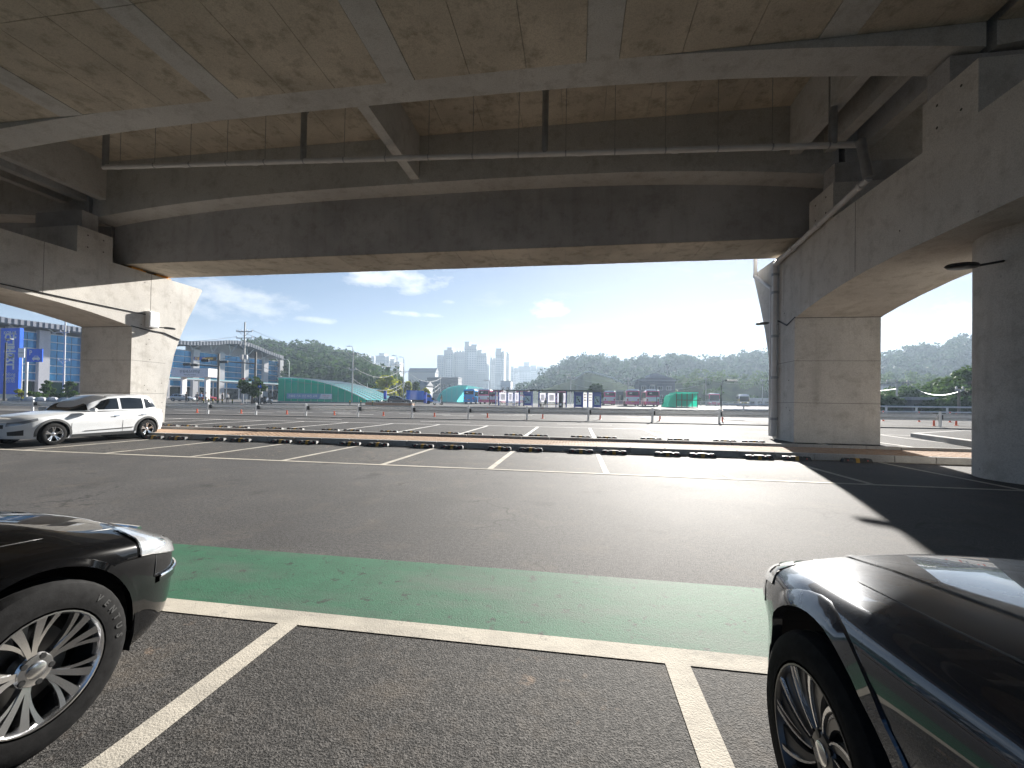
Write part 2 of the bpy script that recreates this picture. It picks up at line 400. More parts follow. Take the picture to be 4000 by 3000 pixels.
# stalls: X0 + 2.5 i
X0 = -11.83
ST = [X0+2.5*i for i in range(-4, 13)]
def line(x0, x1, y0, y1, parent, name='painted_line', z=.004, mat='white_line'):
    return sheet(name, x0, x1, y0, y1, z, mat, parent=parent)
bay = sheet('stall_paving', -40, 40, 9.08, 12.915, .003, 'asphalt_stall', parent=lot)
for x in ST: line(x-.065, x+.065, 9.075, 12.78, lot, z=.007)
line(-40, 40, 8.95, 9.075, lot, z=.007); line(-40, 40, 12.78, 12.88, lot, z=.007)
# near row and the green strip
YN = 2.496
bay2 = sheet('stall_paving', -40, 40, -2.6, YN, .003, 'asphalt_stall', parent=lot)
for i in range(-6, 8):
    x = -1.821+2.411*i; line(x-.068, x+.068, -2.5, YN, lot, z=.007)
line(-40, 40, YN, YN+.165, lot, z=.007)
sheet('green_strip', -40, 40, YN+.165, 3.655, .006, 'green_paint', parent=lot)
# raised row
def gline(x0, x1, y0, y1, mat='white_line_far', parent=upper, dz=.012): return strip('painted_line', x0, x1, y0, y1, mat, dz, parent)
for i in range(-12, 16):
    x = .72+2.58*i
    gline(x-.07, x+.07, 15.0, 21.2)
gline(-60, 60, 21.2, 21.35)
for x0, x1 in ((-9, -6), (-1, 2), (-17, -14)): gline(x0, x1, 23.6, 23.75)

# paved strip between the kerbs
pave = MB().box(-60, 60, 13.07, 14.832, 0, .165).build('paved_strip', 'granite_kerb'); tag(pave, kind='structure')
m = NT('brick_tan'); inf = m.n('ObjectInfo'); v = m.pos()
rnd = m.noise(m.pos((9.9, 9.9, 1)), 1.0, 1)
c = m.mix(m.ramp(rnd, [(.3, 0.), (.7, 1.)]), (.27, .155, .085), (.40, .27, .17))
c = m.mix(m.ramp(m.noise(v, 40, 3), [(.3, .4), (.6, 0.)]), c, (.12, .08, .06))
m.set(Base_Color=c, Roughness=.85); m.bump(m.noise(v, 60, 3), .3, .006)
kme = MB().box(0, .985, 0, .15, 0, .18)
kob = kme.build('kerb_stone', 'granite_kerb', pave, bevel=.012); km = kob.data; bpy.data.objects.remove(kob)
for i in range(-26, 22): link_mesh(km, 'kerb_stone', pave, (-.35+i*1.0, 12.925, 0))
kme = MB().box(0, .985, 0, .15, 0, .272-.16)
kob = kme.build('kerb_stone', 'granite_kerb', pave, bevel=.012); km2 = kob.data; bpy.data.objects.remove(kob)
for i in range(-40, 34): link_mesh(km2, 'kerb_stone', pave, (.12+i*1.0, 14.835, .16))
bb = MB().box(-.096, .096, -.046, .046, 0, .016).build('brick', 'brick_tan', pave, bevel=.006); bm_ = bb.data; bpy.data.objects.remove(bb)
cells = []
for r in range(17):
    for q in range(-60, 60):
        x = q*.2+(.1 if r % 2 else 0); y = 13.13+r*.102
        cells.append((x, y))
cells.sort(key=lambda c: (c[0]-2.2)**2*.2+(c[1]-13.1)**2)
for x, y in cells[:300]:
    o = link_mesh(bm_, 'brick', pave, (x, y, .165+random.uniform(0, .004)))
rest = np.array(cells[300:]); bv = np.array([v.co for v in bm_.vertices]); nb = len(bv)
bf = []
for p in bm_.polygons:
    vv = list(p.vertices); bf += [(vv[0], vv[k], vv[k+1]) for k in range(1, len(vv)-1)]
bx = np.array([(-.096, -.046, 0), (.096, -.046, 0), (.096, .046, 0), (-.096, .046, 0), (-.09, -.04, .016), (.09, -.04, .016), (.09, .04, .016), (-.09, .04, .016)])
qf = np.array([(4, 5, 6, 7), (0, 1, 5, 4), (1, 2, 6, 5), (2, 3, 7, 6), (3, 0, 4, 7)])
off = np.c_[rest, .165+RNG.uniform(0, .004, len(rest))]
V = (bx[None]+off[:, None]).reshape(-1, 3); F = (qf[None]+8*np.arange(len(rest))[:, None, None]).reshape(-1, 4)
tag(link_mesh(npmesh('brick_field', V, F, 'brick_tan'), 'brick_field', pave), kind='stuff')
sheet('brick_field_far', -60, -12.2, 13.08, 14.83, .176, 'brick_tan', parent=pave); sheet('brick_field_far', 12.2, 60, 13.08, 14.83, .176, 'brick_tan', parent=pave)

# ---------------------------------------------------------------- viaduct
XL, XR = -20.11, 7.74
def arch(u): return 9.80-.62*abs(u)**3
def span(x0, x1, tag_lab, i):
    t = thing('viaduct_span', ((x0+x1)/2, 12, 7.4), tag_lab, 'bridge deck', 'spans of the viaduct')
    n = 40; X = [x0+(x1-x0)*k/n for k in range(n+1)]; U = [(x-(x0+x1)/2)/((x1-x0)/2) for x in X]
    def beam(y0, y1, ztop, name):
        mb = MB(); vs = []
        for x, u in zip(X, U):
            z = arch(u); vs += [(x, y0, z), (x, y1, z), (x, y1, ztop), (x, y0, ztop)]
        fs = [(4*k+a, 4*k+(a+1) % 4, 4*k+4+(a+1) % 4, 4*k+4+a) for k in range(n) for a in range(4)]+[(0, 3, 2, 1), (4*n, 4*n+1, 4*n+2, 4*n+3)]
        return mb.add(vs, fs).build(name, 'concrete_strip', t)
    beam(10.2, 11.05, 11.62, 'arched_beam'); beam(15.25, 16.16, 12.5, 'arched_beam')
    # lower box girder, far side
    MB().box(x0, x1, 16.16, 18.24, 7.47, 12.4).build('box_girder', 'concrete_grey', t)
    # soffit boards of the box girder
    x = x0+.02; k = 0
    while x < x1-.3:
        w = 1.45 if k % 4 else .75; w = min(w, x1-x)
        MB().box(x+.006, x+w-.006, 16.145, 18.255, 7.45+(.0 if k % 4 else -.006), 7.47).build('soffit_panel', 'concrete_soffit', t); x += w; k += 1
    # near deck: wide soffit made of panels and pale closing strips
    MB().box(x0, x1, -5, 10.195, 9.73, 12.0).build('deck_slab', 'concrete_grey', t)
    x = .14-5.1*8; 
    while x < x1:
        for w, pale in ((.77, 1), (1.44, 0), (1.44, 0), (1.45, 0)):
            a, b = max(x, x0), min(x+w, x1)
            if b-a > .05:
                for ya, yb in ((-4.9, -2), (-2, 2.7), (2.7, 7.42), (7.42, 10.19)):
                    MB().box(a+.007, b-.007, ya+.006, yb-.006, 9.70-(.012 if pale else 0), 9.73).build('soffit_panel', 'concrete_strip' if pale else 'concrete_soffit', t)
            x += w
    # slab over the open bay, cross beams
    x = x0
    MB().box(x0, x1, 11.06, 15.24, 11.63, 12.0).build('bay_slab', 'concrete_grey', t)
    while x < x1-.1:
        w = min(1.45, x1-x); MB().box(x+.006, x+w-.006, 11.06, 15.24, 11.60, 11.63).build('soffit_panel', 'concrete_soffit', t); x += w
    L_ = x1-x0
    for f in (.018, .5, .955, .99):
        xx = x0+L_*f; MB().box(xx-.17, xx+.17, 11.055, 15.245, 9.95, 11.6).build('cross_beam', 'concrete_strip', t)
    # parapet walls and the cantilever slab beyond the box girder
    MB().box(x0, x1, 18.24, 19.6, 11.9, 12.3).build('cantilever', 'concrete_grey', t)
    MB().box(x0, x1, 19.3, 19.6, 12.3, 13.3).build('parapet', 'concrete_pale', t)
    return t
span(-20.9, 8.5, 'wide concrete viaduct span directly overhead with an arched beam and panelled underside', 0)
span(-50.3, -21.1, 'viaduct span continuing beyond the left pier, its beam end just showing', 1)
span(8.7, 38.0, 'viaduct span beyond the right pier and round column', 2)

def pier(xa, xb, lab, colx):
    t = thing('viaduct_pier', ((xa+xb)/2, 16.5, 0), lab, 'bridge pier', 'piers of the viaduct')
    # far leg with the flaring back and the cap in one profile (Y,Z)
    back = [(18.02, .2), (18.08, 1.2), (18.22, 2.4), (18.45, 3.6), (18.78, 4.6), (19.2, 5.6), (19.62, 6.5), (19.97, 7.25), (19.9, 7.31)]
    under = [(16.38, 4.66), (15.5, 4.84), (14.68, 4.98), (13.6, 5.12), (12.6, 5.2), (11.5, 5.24), (8, 5.25), (-6, 5.25)]
    poly = [(16.38, .2)]+back+[(-6, 7.31)]+under[::-1]
    mb = MB()
    # triangulate by splitting: leg and cap
    leg = [(16.38, .2)]+back[:5]+[(16.38, 4.66)]
    cap = [(16.38, 4.66)]+[(18.78, 4.6)]+back[5:]+[(-6, 7.31)]+under[::-1][:-1]
    fnx = lambda u, v, w: (w, u, v)
    mb.prism(poly, fnx, xa, xb); po = mb.build('pier_frame', 'concrete_pale', t, bevel=0)
    bm = bmesh.new(); bm.from_mesh(po.data); bmesh.ops.triangulate(bm, faces=[f for f in bm.faces if len(f.verts) > 4]); bm.to_mesh(po.data); bm.free()
    for y0, y1 in ((14.17, 15.5), (9.45, 10.8), (2.5, 3.8)):
        MB().box(xa+.004, xb-.004, y0, y1, 7.3, 8.4).build('seat_block', 'concrete_pale', t, bevel=.012)
    mb = MB().lathe([(1.1, -.05), (1.1, 5.3)], 64, (colx, 10.31, 0)); mb.build('round_column', 'concrete_pale', t, smooth=40)
    mb = MB().lathe([(1.1, -.05), (1.1, 5.3)], 48, (colx, -2.5, 0)); mb.build('round_column', 'concrete_pale', t, smooth=40)
    for (y0, y1) in ((16.3, 16.95), (17.45, 18.2)):
        for xx in (xa+.35, xb-.75):
            MB().box(xx, xx+.75, y0, y1, 7.31, 7.36).box(xx+.1, xx+.65, y0+.08, y1-.08, 7.36, 7.45).build('bearing', 'orange_bearing', t)
    for z, dz in ((1.62, .012), (3.12, .012)):
        MB().box(xa-.003, xb+.003, 16.377, 18.0, z, z+dz).build('pour_joint', 'joint_dark', t)
    for yj in (13.1, 17.2): [MB().box(q-.003, q+.003, yj, yj+.012, 5.3, 7.3).build('pour_joint', 'joint_dark', t) for q in (xa, xb)]
    for y0 in (14.17, 9.45):
        for fx in (.28, .72):
            for fz in (.3, .75):
                for xf, sg in ((xa+.004, -1), (xb-.004, 1)): MB().lathe([(.03, 0), (.03, .004), (0, .004)], 8, (xf, y0+1.33*fx, 7.3+1.1*fz), (sg, 0, 0)).build('tie_hole', 'joint_dark', t)
    for k in range(14):
        zz = random.uniform(.8, 6.9); yy = random.uniform(16.6, 17.9) if zz < 5 else random.uniform(9, 18.5)
        for xf, sg in ((xa, -1), (xb, 1)): MB().lathe([(.022, 0), (.022, .004), (0, .004)], 8, (xf, yy, zz), (sg, 0, 0)).build('tie_hole', 'joint_dark', t)
    for y0 in (10.35, 14.45):
        MB().box(xa+.2, xb-.2, y0, y0+.6, 8.4, 9.15).build('bearing', 'concrete_grey', t)
    return t
pierL = pier(-22.86, XL, 'pale sunlit concrete pier with a flared back behind the white car', -21.5)
pierR = pier(XR, 10.5, 'shaded concrete pier carrying a drain pipe, with a round column at the right edge', 9.76)
# ---------------------------------------------------------------- pipes, lamps and boxes on the viaduct
t = thing('drain_pipe', (7.6, 17.5, .3), 'white drain pipe slung under the deck and down the right pier', 'pipe')
a, b = Vector((-17.4, 13, 9.93)), Vector((7.72, 13, 8.86))
MB().tube(a, b, .085, 14).build('pipe_run', 'pvc_pipe', t, smooth=40)
for i in range(9):
    p = a.lerp(b, (i+.25)/9); d = (b-a).normalized()
    MB().tube(p-d*.09, p+d*.09, .10, 12).build('pipe_coupling', 'pvc_pipe', t, smooth=40)
for i in range(17):
    p = a.lerp(b, (i+.5)/17)
    MB().tube(p+Vector((0, 0, .08)), (p.x, p.y, 11.6), .009, 5).tube(p+Vector((-.02, 0, 0)), p+Vector((.02, 0, 0)), .095, 12).build('hanger_rod', 'grey_metal', t)
for px in (395, 1185, 2128, 3255):
    f = (onY(px, 590, 13).x-a.x)/(b.x-a.x); p = a.lerp(b, min(max(f, .004), .99))
    MB().tube((p.x, 13, p.z), (p.x, 13, 11.6), .10, 12).tube((p.x, 13, 11.25), (p.x, 13, 11.6), .135, 12).build('scupper_pipe', 'grey_metal', t, smooth=40)
def tx(px, py): q = onX(px, py, 7.6); return q
c0 = Vector((7.66, 12.75, 8.8)); c1 = Vector((7.6, 12.35, 7.55)); c2 = Vector((7.6, 17.62, 7.0)); c3 = Vector((7.6, 17.62, .32))
MB().tube(b, c0, .085, 12).tube(c0, c1, .12, 12).build('pipe_drop', 'grey_metal', t, smooth=40)
MB().tube(c1, c2, .085, 14).build('pipe_run', 'pvc_pipe', t, smooth=40)
MB().tube(c2, c3, .10, 14).build('down_pipe', 'pvc_pipe', t, smooth=40)
for z in (1.0, 2.6, 4.2, 5.9, 6.6): MB().tube((7.6, 17.62, z-.05), (7.6, 17.62, z+.05), .122, 12).box(7.6, 7.745, 17.58, 17.66, z-.03, z+.03).build('pipe_clamp', 'grey_metal', t, smooth=40)
for f in (.06, .45, .75, .95):
    p = c1.lerp(c2, f); d = (c2-c1).normalized(); MB().tube(p-d*.07, p+d*.07, .105, 12).build('pipe_coupling', 'pvc_pipe', t, smooth=40)
t = thing('branch_pipe', (7.6, 17.95, .3), 'thin drain pipe from the deck edge beside the thicker pipe', 'pipe')
e0 = Vector((7.55, 19.3, 7.9)); e1 = Vector((7.55, 19.3, 7.05)); e2 = Vector((7.6, 17.92, 6.15)); e3 = Vector((7.6, 17.92, .32))
MB().tube(e0, e1, .075, 12).build('pipe_drop', 'pvc_pipe', t, smooth=40); MB().tube(e1, e2, .065, 12).build('pipe_run', 'pvc_pipe', t, smooth=40); MB().tube(e2, e3, .055, 12).build('down_pipe', 'pvc_pipe', t, smooth=40)
MB().tube(e1+Vector((0, 0, .1)), e1+Vector((0, 0, -.06)), .09, 12).build('pipe_coupling', 'pvc_pipe', t, smooth=40)

def flood(loc, arm_from, lab, dirv, L_=.5):
    t = thing('flood_light', arm_from, lab, 'flood light', 'flood lights on the piers')
    d = Vector(dirv).normalized(); s_ = Vector((-d.y, d.x, 0)); c = Vector(loc); mb = MB(); n = 16
    prof = [(0, .045), (.6, .05), (.9, .035), (1.0, .0)]
    vs = []
    for r, h in prof[::-1]+[(.97, -.01), (.85, -.04), (0.01, -.045)]:
        for k in range(n):
            a_ = 2*math.pi*k/n; vs.append(c+d*(math.cos(a_)*r*L_/2)+s_*(math.sin(a_)*r*L_*.3)+Vector((0, 0, h)))
    R_ = len(vs)//n
    fs = [(i*n+k, i*n+(k+1) % n, (i+1)*n+(k+1) % n, (i+1)*n+k) for i in range(R_-1) for k in range(n)]
    mb.add(vs, fs).build('lamp_head', 'dark_metal', t, smooth=50)
    MB().tube(c-d*(L_*.45), arm_from, .025, 8).build('lamp_arm', 'dark_metal', t)
    return t
flood((7.95, 10.05, 4.47), (8.75, 10.05, 4.56), 'black flood light on an arm of the round column', (-1, 0, 0), .62)
flood((7.42, 18.25, 4.82), (7.74, 17.7, 4.84), 'small flood light low on the pier with the drain pipe', (-.8, .6, 0), .5)
flood((10.65, 16.9, 4.78), (10.5, 16.6, 4.8), 'small flood light on the far side of the right pier', (.6, .6, 0), .4)
flood((-19.75, 17.85, 4.83), (-20.1, 17.25, 4.8), 'small flood light on the sunlit left pier under the grey box', (.5, .86, 0), .5)
jb = MB().box(-20.105, -19.86, 16.95, 17.42, 4.75, 5.5); t = thing('junction_box', (-20.1, 17.2, 4.75), 'grey metal junction box on the sunlit left pier', 'junction box')
jb.build('box_body', 'steel_white', t, bevel=.01); MB().box(-19.86, -19.845, 16.99, 17.38, 4.79, 5.46).build('box_door', 'grey_metal', t)
def cable(pts, r, lab, mat='dark_metal'):
    o = MB().path(pts, r, 6).build('cable', mat, None, base=pts[0]); return tag(o, lab, 'cable')
cable([onX(0, 1108, -20.085), onX(260, 1164, -20.085), onX(430, 1200, -20.085), onX(572, 1229, -20.085)], .022, 'dark conduit along the left pier cap down to the grey box')
cable([(-22.87, 16.36, 4.68), (-20.09, 16.36, 4.68), (-20.085, 17.0, 4.62), (-20.085, 17.9, 4.62), (-20.085, 18.75, 4.4)], .028, 'dark cable round the neck of the sunlit left pier')
cable([(10.52, 16.36, 4.68), (7.72, 16.36, 4.68), (7.715, 16.9, 4.5), (7.715, 17.6, 4.8)], .028, 'dark cable round the neck of the shaded right pier')

# ---------------------------------------------------------------- wheel stops
def make_stop():
    t = thing('wheel_stop', (0, 0, 0), '', 'wheel stop')
    mb = MB(); L_ = .37
    def seg(x0, x1, h):
        mb.hexa([(x0, -.08, 0), (x1, -.08, 0), (x1, .08, 0), (x0, .08, 0)], [(x0, -.05, h), (x1, -.05, h), (x1, .05, h), (x0, .05, h)])
    mb.hexa([(-L_, -.08, 0), (-.30, -.08, 0), (-.30, .08, 0), (-L_, .08, 0)], [(-L_+.035, -.05, .105), (-.30, -.05, .115), (-.30, .05, .115), (-L_+.035, .05, .105)])
    mb.hexa([(.30, -.08, 0), (L_, -.08, 0), (L_, .08, 0), (.30, .08, 0)], [(.30, -.05, .115), (L_-.035, -.05, .105), (L_-.035, .05, .105), (.30, .05, .115)])
    seg(-.298, -.20, .114); seg(-.198, -.13, .094); seg(-.128, -.047, .116); seg(.047, .128, .116); seg(.13, .198, .094); seg(.20, .298, .114)
    child(mb, 'stop_body', 'rubber_black', t)
    mb = MB(); mb.hexa([(-.046, -.081, 0), (.046, -.081, 0), (.046, .081, 0), (-.046, .081, 0)], [(-.046, -.051, .117), (.046, -.051, .117), (.046, .051, .117), (-.046, .051, .117)])
    child(mb, 'yellow_stripe', 'yellow_paint', t)
    for x in (-.24, .24): child(MB().lathe([(.022, 0), (.018, .006), (0, .007)], 10, (x, -.068, .06), (0, -1, .35)), 'reflector', 'red_reflector', t)
    return t
stop0 = make_stop(); first = True
def put_stop(x, y, z, lab, grp):
    global first
    o = stop0 if first else copy_tree(stop0); first = False
    o.location = (x, y, z); o.rotation_euler = (0, 0, random.uniform(-.02, .02)); o['label'] = lab; o['group'] = grp
NEAR = sorted([.66+2.44*k+s for k in range(-7, 4) for s in (-.475, .475)]); NEAR = [x for x in NEAR if -15.6 < x < 7.6]
for i, x in enumerate(NEAR[::-1]):
    put_stop(x, 12.6, .003, 'black wheel stop with yellow stripe at the near kerb, %s from the round column' % ORD[i], 'wheel stops along the near kerb')
FARX = sorted([.66+2.42*k+s for k in range(-8, 5) for s in (-.455, .455)]); FARX = [x for x in FARX if -18.2 < x < 7.2]
for i, x in enumerate(FARX[::-1]):
    put_stop(x, 15.25, .205, 'low wheel stop in the raised row behind the paving, %s from the right pier' % ORD[i], 'wheel stops in the raised row')
put_stop(12.9, 15.3, .205, 'wheel stop right of the shaded pier in the raised row', 'wheel stops in the raised row')

# ---------------------------------------------------------------- guardrail
t = thing('guardrail', (0, 27.7, .36), 'long galvanised steel guardrail on posts across the middle', 'guardrail')
pm = MB().tube((0, 0, 0), (0, 0, .86), .07, 14).tube((0, 0, .86), (0, 0, .885), .055, 14)
pob = pm.build('post', 'steel_galv', None, smooth=40); pme = pob.data; bpy.data.objects.remove(pob)
prof = [(0, .375), (.06, .405), (.06, .485), (-.04, .535), (-.04, .60), (.06, .65), (.06, .73), (0, .765)]
mb = MB(); n = len(prof)
for o_ in (0,):
    vs = [(0, y, z) for y, z in prof]+[(3.97, y, z) for y, z in prof]+[(0, y+.012, z) for y, z in prof]+[(3.97, y+.012, z) for y, z in prof]
    fs = [(i, i+1, n+i+1, n+i) for i in range(n-1)]+[(2*n+i, 3*n+i, 3*n+i+1, 2*n+i+1) for i in range(n-1)]+[(0, n, 3*n, 2*n), (n-1, 3*n-1, 4*n-1, 2*n-1)]
    mb.add(vs, fs)
bob = mb.build('beam', 'steel_galv', None); bme = bob.data; bpy.data.objects.remove(bob)
brk = MB().box(-.05, .12, .02, .16, .43, .70).build('bracket', 'dark_metal', None, bevel=.01); brme = brk.data; bpy.data.objects.remove(brk)
for i in range(-8, 18):
    x = -27.16+4*i; z = gz(x, 27.7)-.36
    link_mesh(pme, 'post', t, (x, 0, z)); link_mesh(brme, 'bracket', t, (x+.06, 0, z))
    z2 = gz(x+4, 27.7)-.36
    o = link_mesh(bme, 'beam', t, (x+.015, .17, z)); o.rotation_euler = (0, -math.atan2(z2-z, 4), 0)
# orange delineator posts in the road
def make_del():
    t = thing('delineator_post', (0, 0, 0), '', 'delineator')
    child(MB().lathe([(.11, 0), (.11, .02), (.05, .04), (.045, .7), (.035, .74), (0, .75)], 14), 'post', 'orange_plastic', t, smooth=40)
    for z in (.45, .6): child(MB().lathe([(.047, z), (.047, z+.06)], 14), 'reflective_band', 'white_plastic', t, smooth=40)
    return t
d0 = make_del(); k = 0
for i in range(-9, 3):
    x = 1.7+3.95*i; o = d0 if k == 0 else copy_tree(d0); o.location = (x, 29.5, gz(x, 29.5)); k += 1
    tag(o, 'orange delineator post just behind the guardrail, %s from the left pier' % ORD[i+9] if i > -9 else 'orange delineator post hidden closest to the white car behind the guardrail', 'delineator', 'delineator posts along the road')
for px, py, lab in ((3648, 1665, 'nearest orange post right of the shaded pier'), (3735, 1663, 'orange post next to the round column, right of the shaded pier'), (3450, 1645, 'far orange post touching the shaded pier at its right'), (3590, 1648, 'far orange post midway between shaded pier and round column'), (3711, 1650, 'far orange post left of the round column')):
    g = onG(px, py); o = copy_tree(d0); o.location = g; tag(o, lab, 'delineator', 'delineator posts along the road')
# raised traffic island on the right
P4 = [onZ(3556, 1703, .3), onZ(3830, 1742, .3), Vector((24, 21, .3)), Vector((19.5, 24.6, .3))]
mb = MB(); mb.hexa([(p.x, p.y, .2) for p in P4], [(p.x, p.y, .43) for p in P4]); isl = mb.build('traffic_island', 'granite_kerb', bevel=.02); tag(isl, kind='structure')
c = sum(P4, Vector())/4
mb = MB(); mb.hexa([tuple(c+(p-c)*.9)[:2]+(.42,) for p in P4], [tuple(c+(p-c)*.9)[:2]+(.437,) for p in P4]); mb.build('island_paving', 'asphalt_road', isl)
# ---------------------------------------------------------------- vehicles
def carpaint(name, col, rough=.25, coat=1.0, metal=.0, spec=.5, ior=1.5):
    m = NT(name); v = m.coord(); fl = m.noise(v, 900, 1); du = m.noise(v, 3, 5)
    c2 = tuple(x*.85 for x in col)
    m.set(Base_Color=m.ramp(fl, [(.35, c2), (.65, col)]), Roughness=m.ramp(du, [(.3, rough), (.8, rough+.06)]), Metallic=metal, Coat_Weight=coat, Coat_Roughness=.015, Specular_IOR_Level=spec*.2)
    m.b.inputs['Coat IOR'].default_value = ior
    return m.m
carpaint('paint_black', (.003, .0031, .0036), ior=1.38, spec=.05); carpaint('paint_navy', (.014, .021, .034), ior=1.6, spec=.3, metal=.5); carpaint('paint_white', (.72, .74, .76), .3)
carpaint('paint_silver', (.45, .47, .5), .3, metal=.5); carpaint('paint_charcoal', (.03, .035, .045), .3, metal=.3); carpaint('paint_blue', (.012, .16, .70), .3)
carpaint('paint_bus_blue', (.02, .33, .78), .35); carpaint('paint_pink', (.78, .13, .27), .35); carpaint('paint_bus_white', (.80, .80, .83), .35); carpaint('paint_cream', (.66, .55, .22), .35)
carpaint('paint_red', (.45, .02, .02), .3)
plain('glass_dark', (.006, .008, .010), .05, 0, .05, spec=.6); plain('glass_tint', (.02, .028, .035), .08, 0, .05)
plain('trim_black', (.014, .014, .015), .5); plain('cladding', (.045, .047, .05), .55)
plain('chrome', (.75, .76, .78), .08, 1, .03); plain('alloy', (.60, .60, .61), .22, 1, .06); plain('alloy_dark', (.06, .06, .063), .3, .6)
plain('tyre', (.014, .014, .0145), .8, 0, .3, 30, bump=.1, spec=.08); plain('tyre_letter', (.09, .09, .09), .7, spec=.1); plain('lamp_red', (.45, .015, .03), .15, coat=1); plain('plate_white', (.7, .7, .68), .4); plain('plate_yellow', (.6, .36, .04), .4)
m = NT('headlight_glass'); m.set(Base_Color=(.85, .87, .9), Roughness=.03, Transmission_Weight=.75, IOR=1.3, Coat_Weight=1.0)
plain('lamp_silver', (.72, .74, .76), .12, .9); plain('lens_grey', (.30, .32, .35), .1, .3, coat=1)
plain('disc_metal', (.22, .22, .22), .4, 1)

def catmull(pts, n):
    P = np.array(pts, float); d = np.r_[0, np.cumsum(np.hypot(*np.diff(P, axis=0).T))]
    t = np.linspace(0, d[-1], n); out = np.zeros((n, 2))
    m_ = np.gradient(P, d, axis=0)
    for i, tt in enumerate(t):
        k = min(max(np.searchsorted(d, tt)-1, 0), len(d)-2); h = d[k+1]-d[k]; s_ = (tt-d[k])/h
        out[i] = (2*s_**3-3*s_**2+1)*P[k]+(s_**3-2*s_**2+s_)*h*m_[k]+(-2*s_**3+3*s_**2)*P[k+1]+(s_**3-s_**2)*h*m_[k+1]
    return out
def itp(y, tab):
    tab = sorted(tab); xs_ = [a for a, b in tab]; return np.interp(y, xs_, [b for a, b in tab])
class Shell:
    """a car body as a surface P(u,v): u runs round half the plan outline from nose to tail, v up the side (0..1) and over the top (1..2)"""
    def __init__(s, plan, zb, zs, zt, sidep, crown=3.0, y_in=(.35, .5), edge=.06):
        s.C = catmull(plan, 400); s.zb, s.zs, s.zt, s.sidep, s.crown = zb, zs, zt, sidep, crown
        s.yn, s.yt = s.C[0, 1]-y_in[0], s.C[-1, 1]+y_in[1]
        d = np.gradient(s.C, axis=0); nrm = np.c_[-d[:, 1], d[:, 0]]; nrm /= np.linalg.norm(nrm, axis=1)[:, None]
        if nrm[200, 0] < 0: nrm = -nrm
        s.Nn = nrm
    def P(s, u, v, side=1, off=0.0):
        k = u*399; i = int(min(max(k, 0), 398)); f = k-i
        c = s.C[i]*(1-f)+s.C[i+1]*f; n = s.Nn[i]*(1-f)+s.Nn[i+1]*f
        zs = float(itp(c[1], s.zs)); zb = float(itp(c[1], s.zb))
        if v <= 1:
            e = float(np.interp(v, [a for a, b in s.sidep], [b for a, b in s.sidep]))
            x, y = c-n*e; z = zb+(zs-zb)*v
        else:
            q = v-1; e = s.sidep[-1][1]; r = 1-q
            x0, y0 = c-n*e; sx, sy = 0.0, min(max(y0, s.yt), s.yn)
            x = sx+(x0-sx)*r; y = sy+(y0-sy)*r
            zt = float(itp(y, s.zt)); z = zs+(zt-zs)*(1-r**s.crown)
        p = Vector((side*x, y, z))
        return p
    def N(s, u, v, side=1):
        e = .004; a = s.P(min(u+e, 1), v, side)-s.P(max(u-e, 0), v, side); b = s.P(u, min(v+e, 2), side)-s.P(u, max(v-e, 0), side)
        n = a.cross(b)
        if n.length < 1e-9: return Vector((0, 0, 1))
        n.normalize(); return -n*side
    def mesh(s, nu, nv, arches, side_list=(1, -1), vmax=2.0, vsplit=None):
        mb = MB(); us = np.linspace(0, 1, nu)
        vv = list(np.r_[1-(1-np.linspace(0, 1, nv))**1.5, 1+np.linspace(0, 1, nv)[1:]**1.6*(vmax-1)]); m_ = len(vv)
        for side in side_list:
            pts = [[s.P(u, v, side) for v in vv] for u in us]
            keep = lambda p: all((p.y-ay)**2+(p.z-az)**2 > ar*ar or abs(p.x) < .45 for ay, az, ar in arches)
            K = [[keep(p) for p in r] for r in pts]
            for i in range(nu):
                for j in range(m_):
                    if not K[i][j]:
                        nb = any(0 <= a < nu and 0 <= b < m_ and K[a][b] for a in (i-1, i, i+1) for b in (j-1, j, j+1))
                        if nb:
                            p = pts[i][j]; ay, az, ar = min(arches, key=lambda A: abs(p.y-A[0])); d = Vector((0, p.y-ay, p.z-az))
                            if d.length > .02: d = d.normalized()*ar; pts[i][j] = Vector((p.x, ay+d.y, az+d.z))
            vs = [p for r in pts for p in r]; fs = []
            for i in range(nu-1):
                for j in range(m_-1):
                    if K[i][j] or K[i+1][j] or K[i][j+1] or K[i+1][j+1]:
                        fs.append((i*m_+j, (i+1)*m_+j, (i+1)*m_+j+1, i*m_+j+1))
            mb.add(vs, fs)
        return mb
    def patch(s, poly_fn, nu, nv, side, off):   # poly_fn(a,b in 0..1) -> (u,v)
        mb = MB(); vs = []
        for i in range(nu):
            for j in range(nv):
                u, v = poly_fn(i/(nu-1), j/(nv-1)); vs.append(s.P(u, v, side)+s.N(u, v, side)*off)
        mb.add(vs, [(i*nv+j, (i+1)*nv+j, (i+1)*nv+j+1, i*nv+j+1) for i in range(nu-1) for j in range(nv-1)])
        return mb
    def ribbon(s, uv, side, r, off=0.0, n=6):
        return MB().path([s.P(u, v, side)+s.N(u, v, side)*off for u, v in uv], r, n)
    def uy(s, y):   # u of the side point at length y
        k = int(np.argmin(abs(s.C[:, 1]-y)+(s.C[:, 0] < .5)*9)); return k/399
def quadpatch(c00, c10, c11, c01):
    def f(a, b):
        return tuple((1-a)*(1-b)*p+a*(1-b)*q+a*b*r+(1-a)*b*t_ for p, q, r, t_ in zip(c00, c10, c11, c01))
    return f

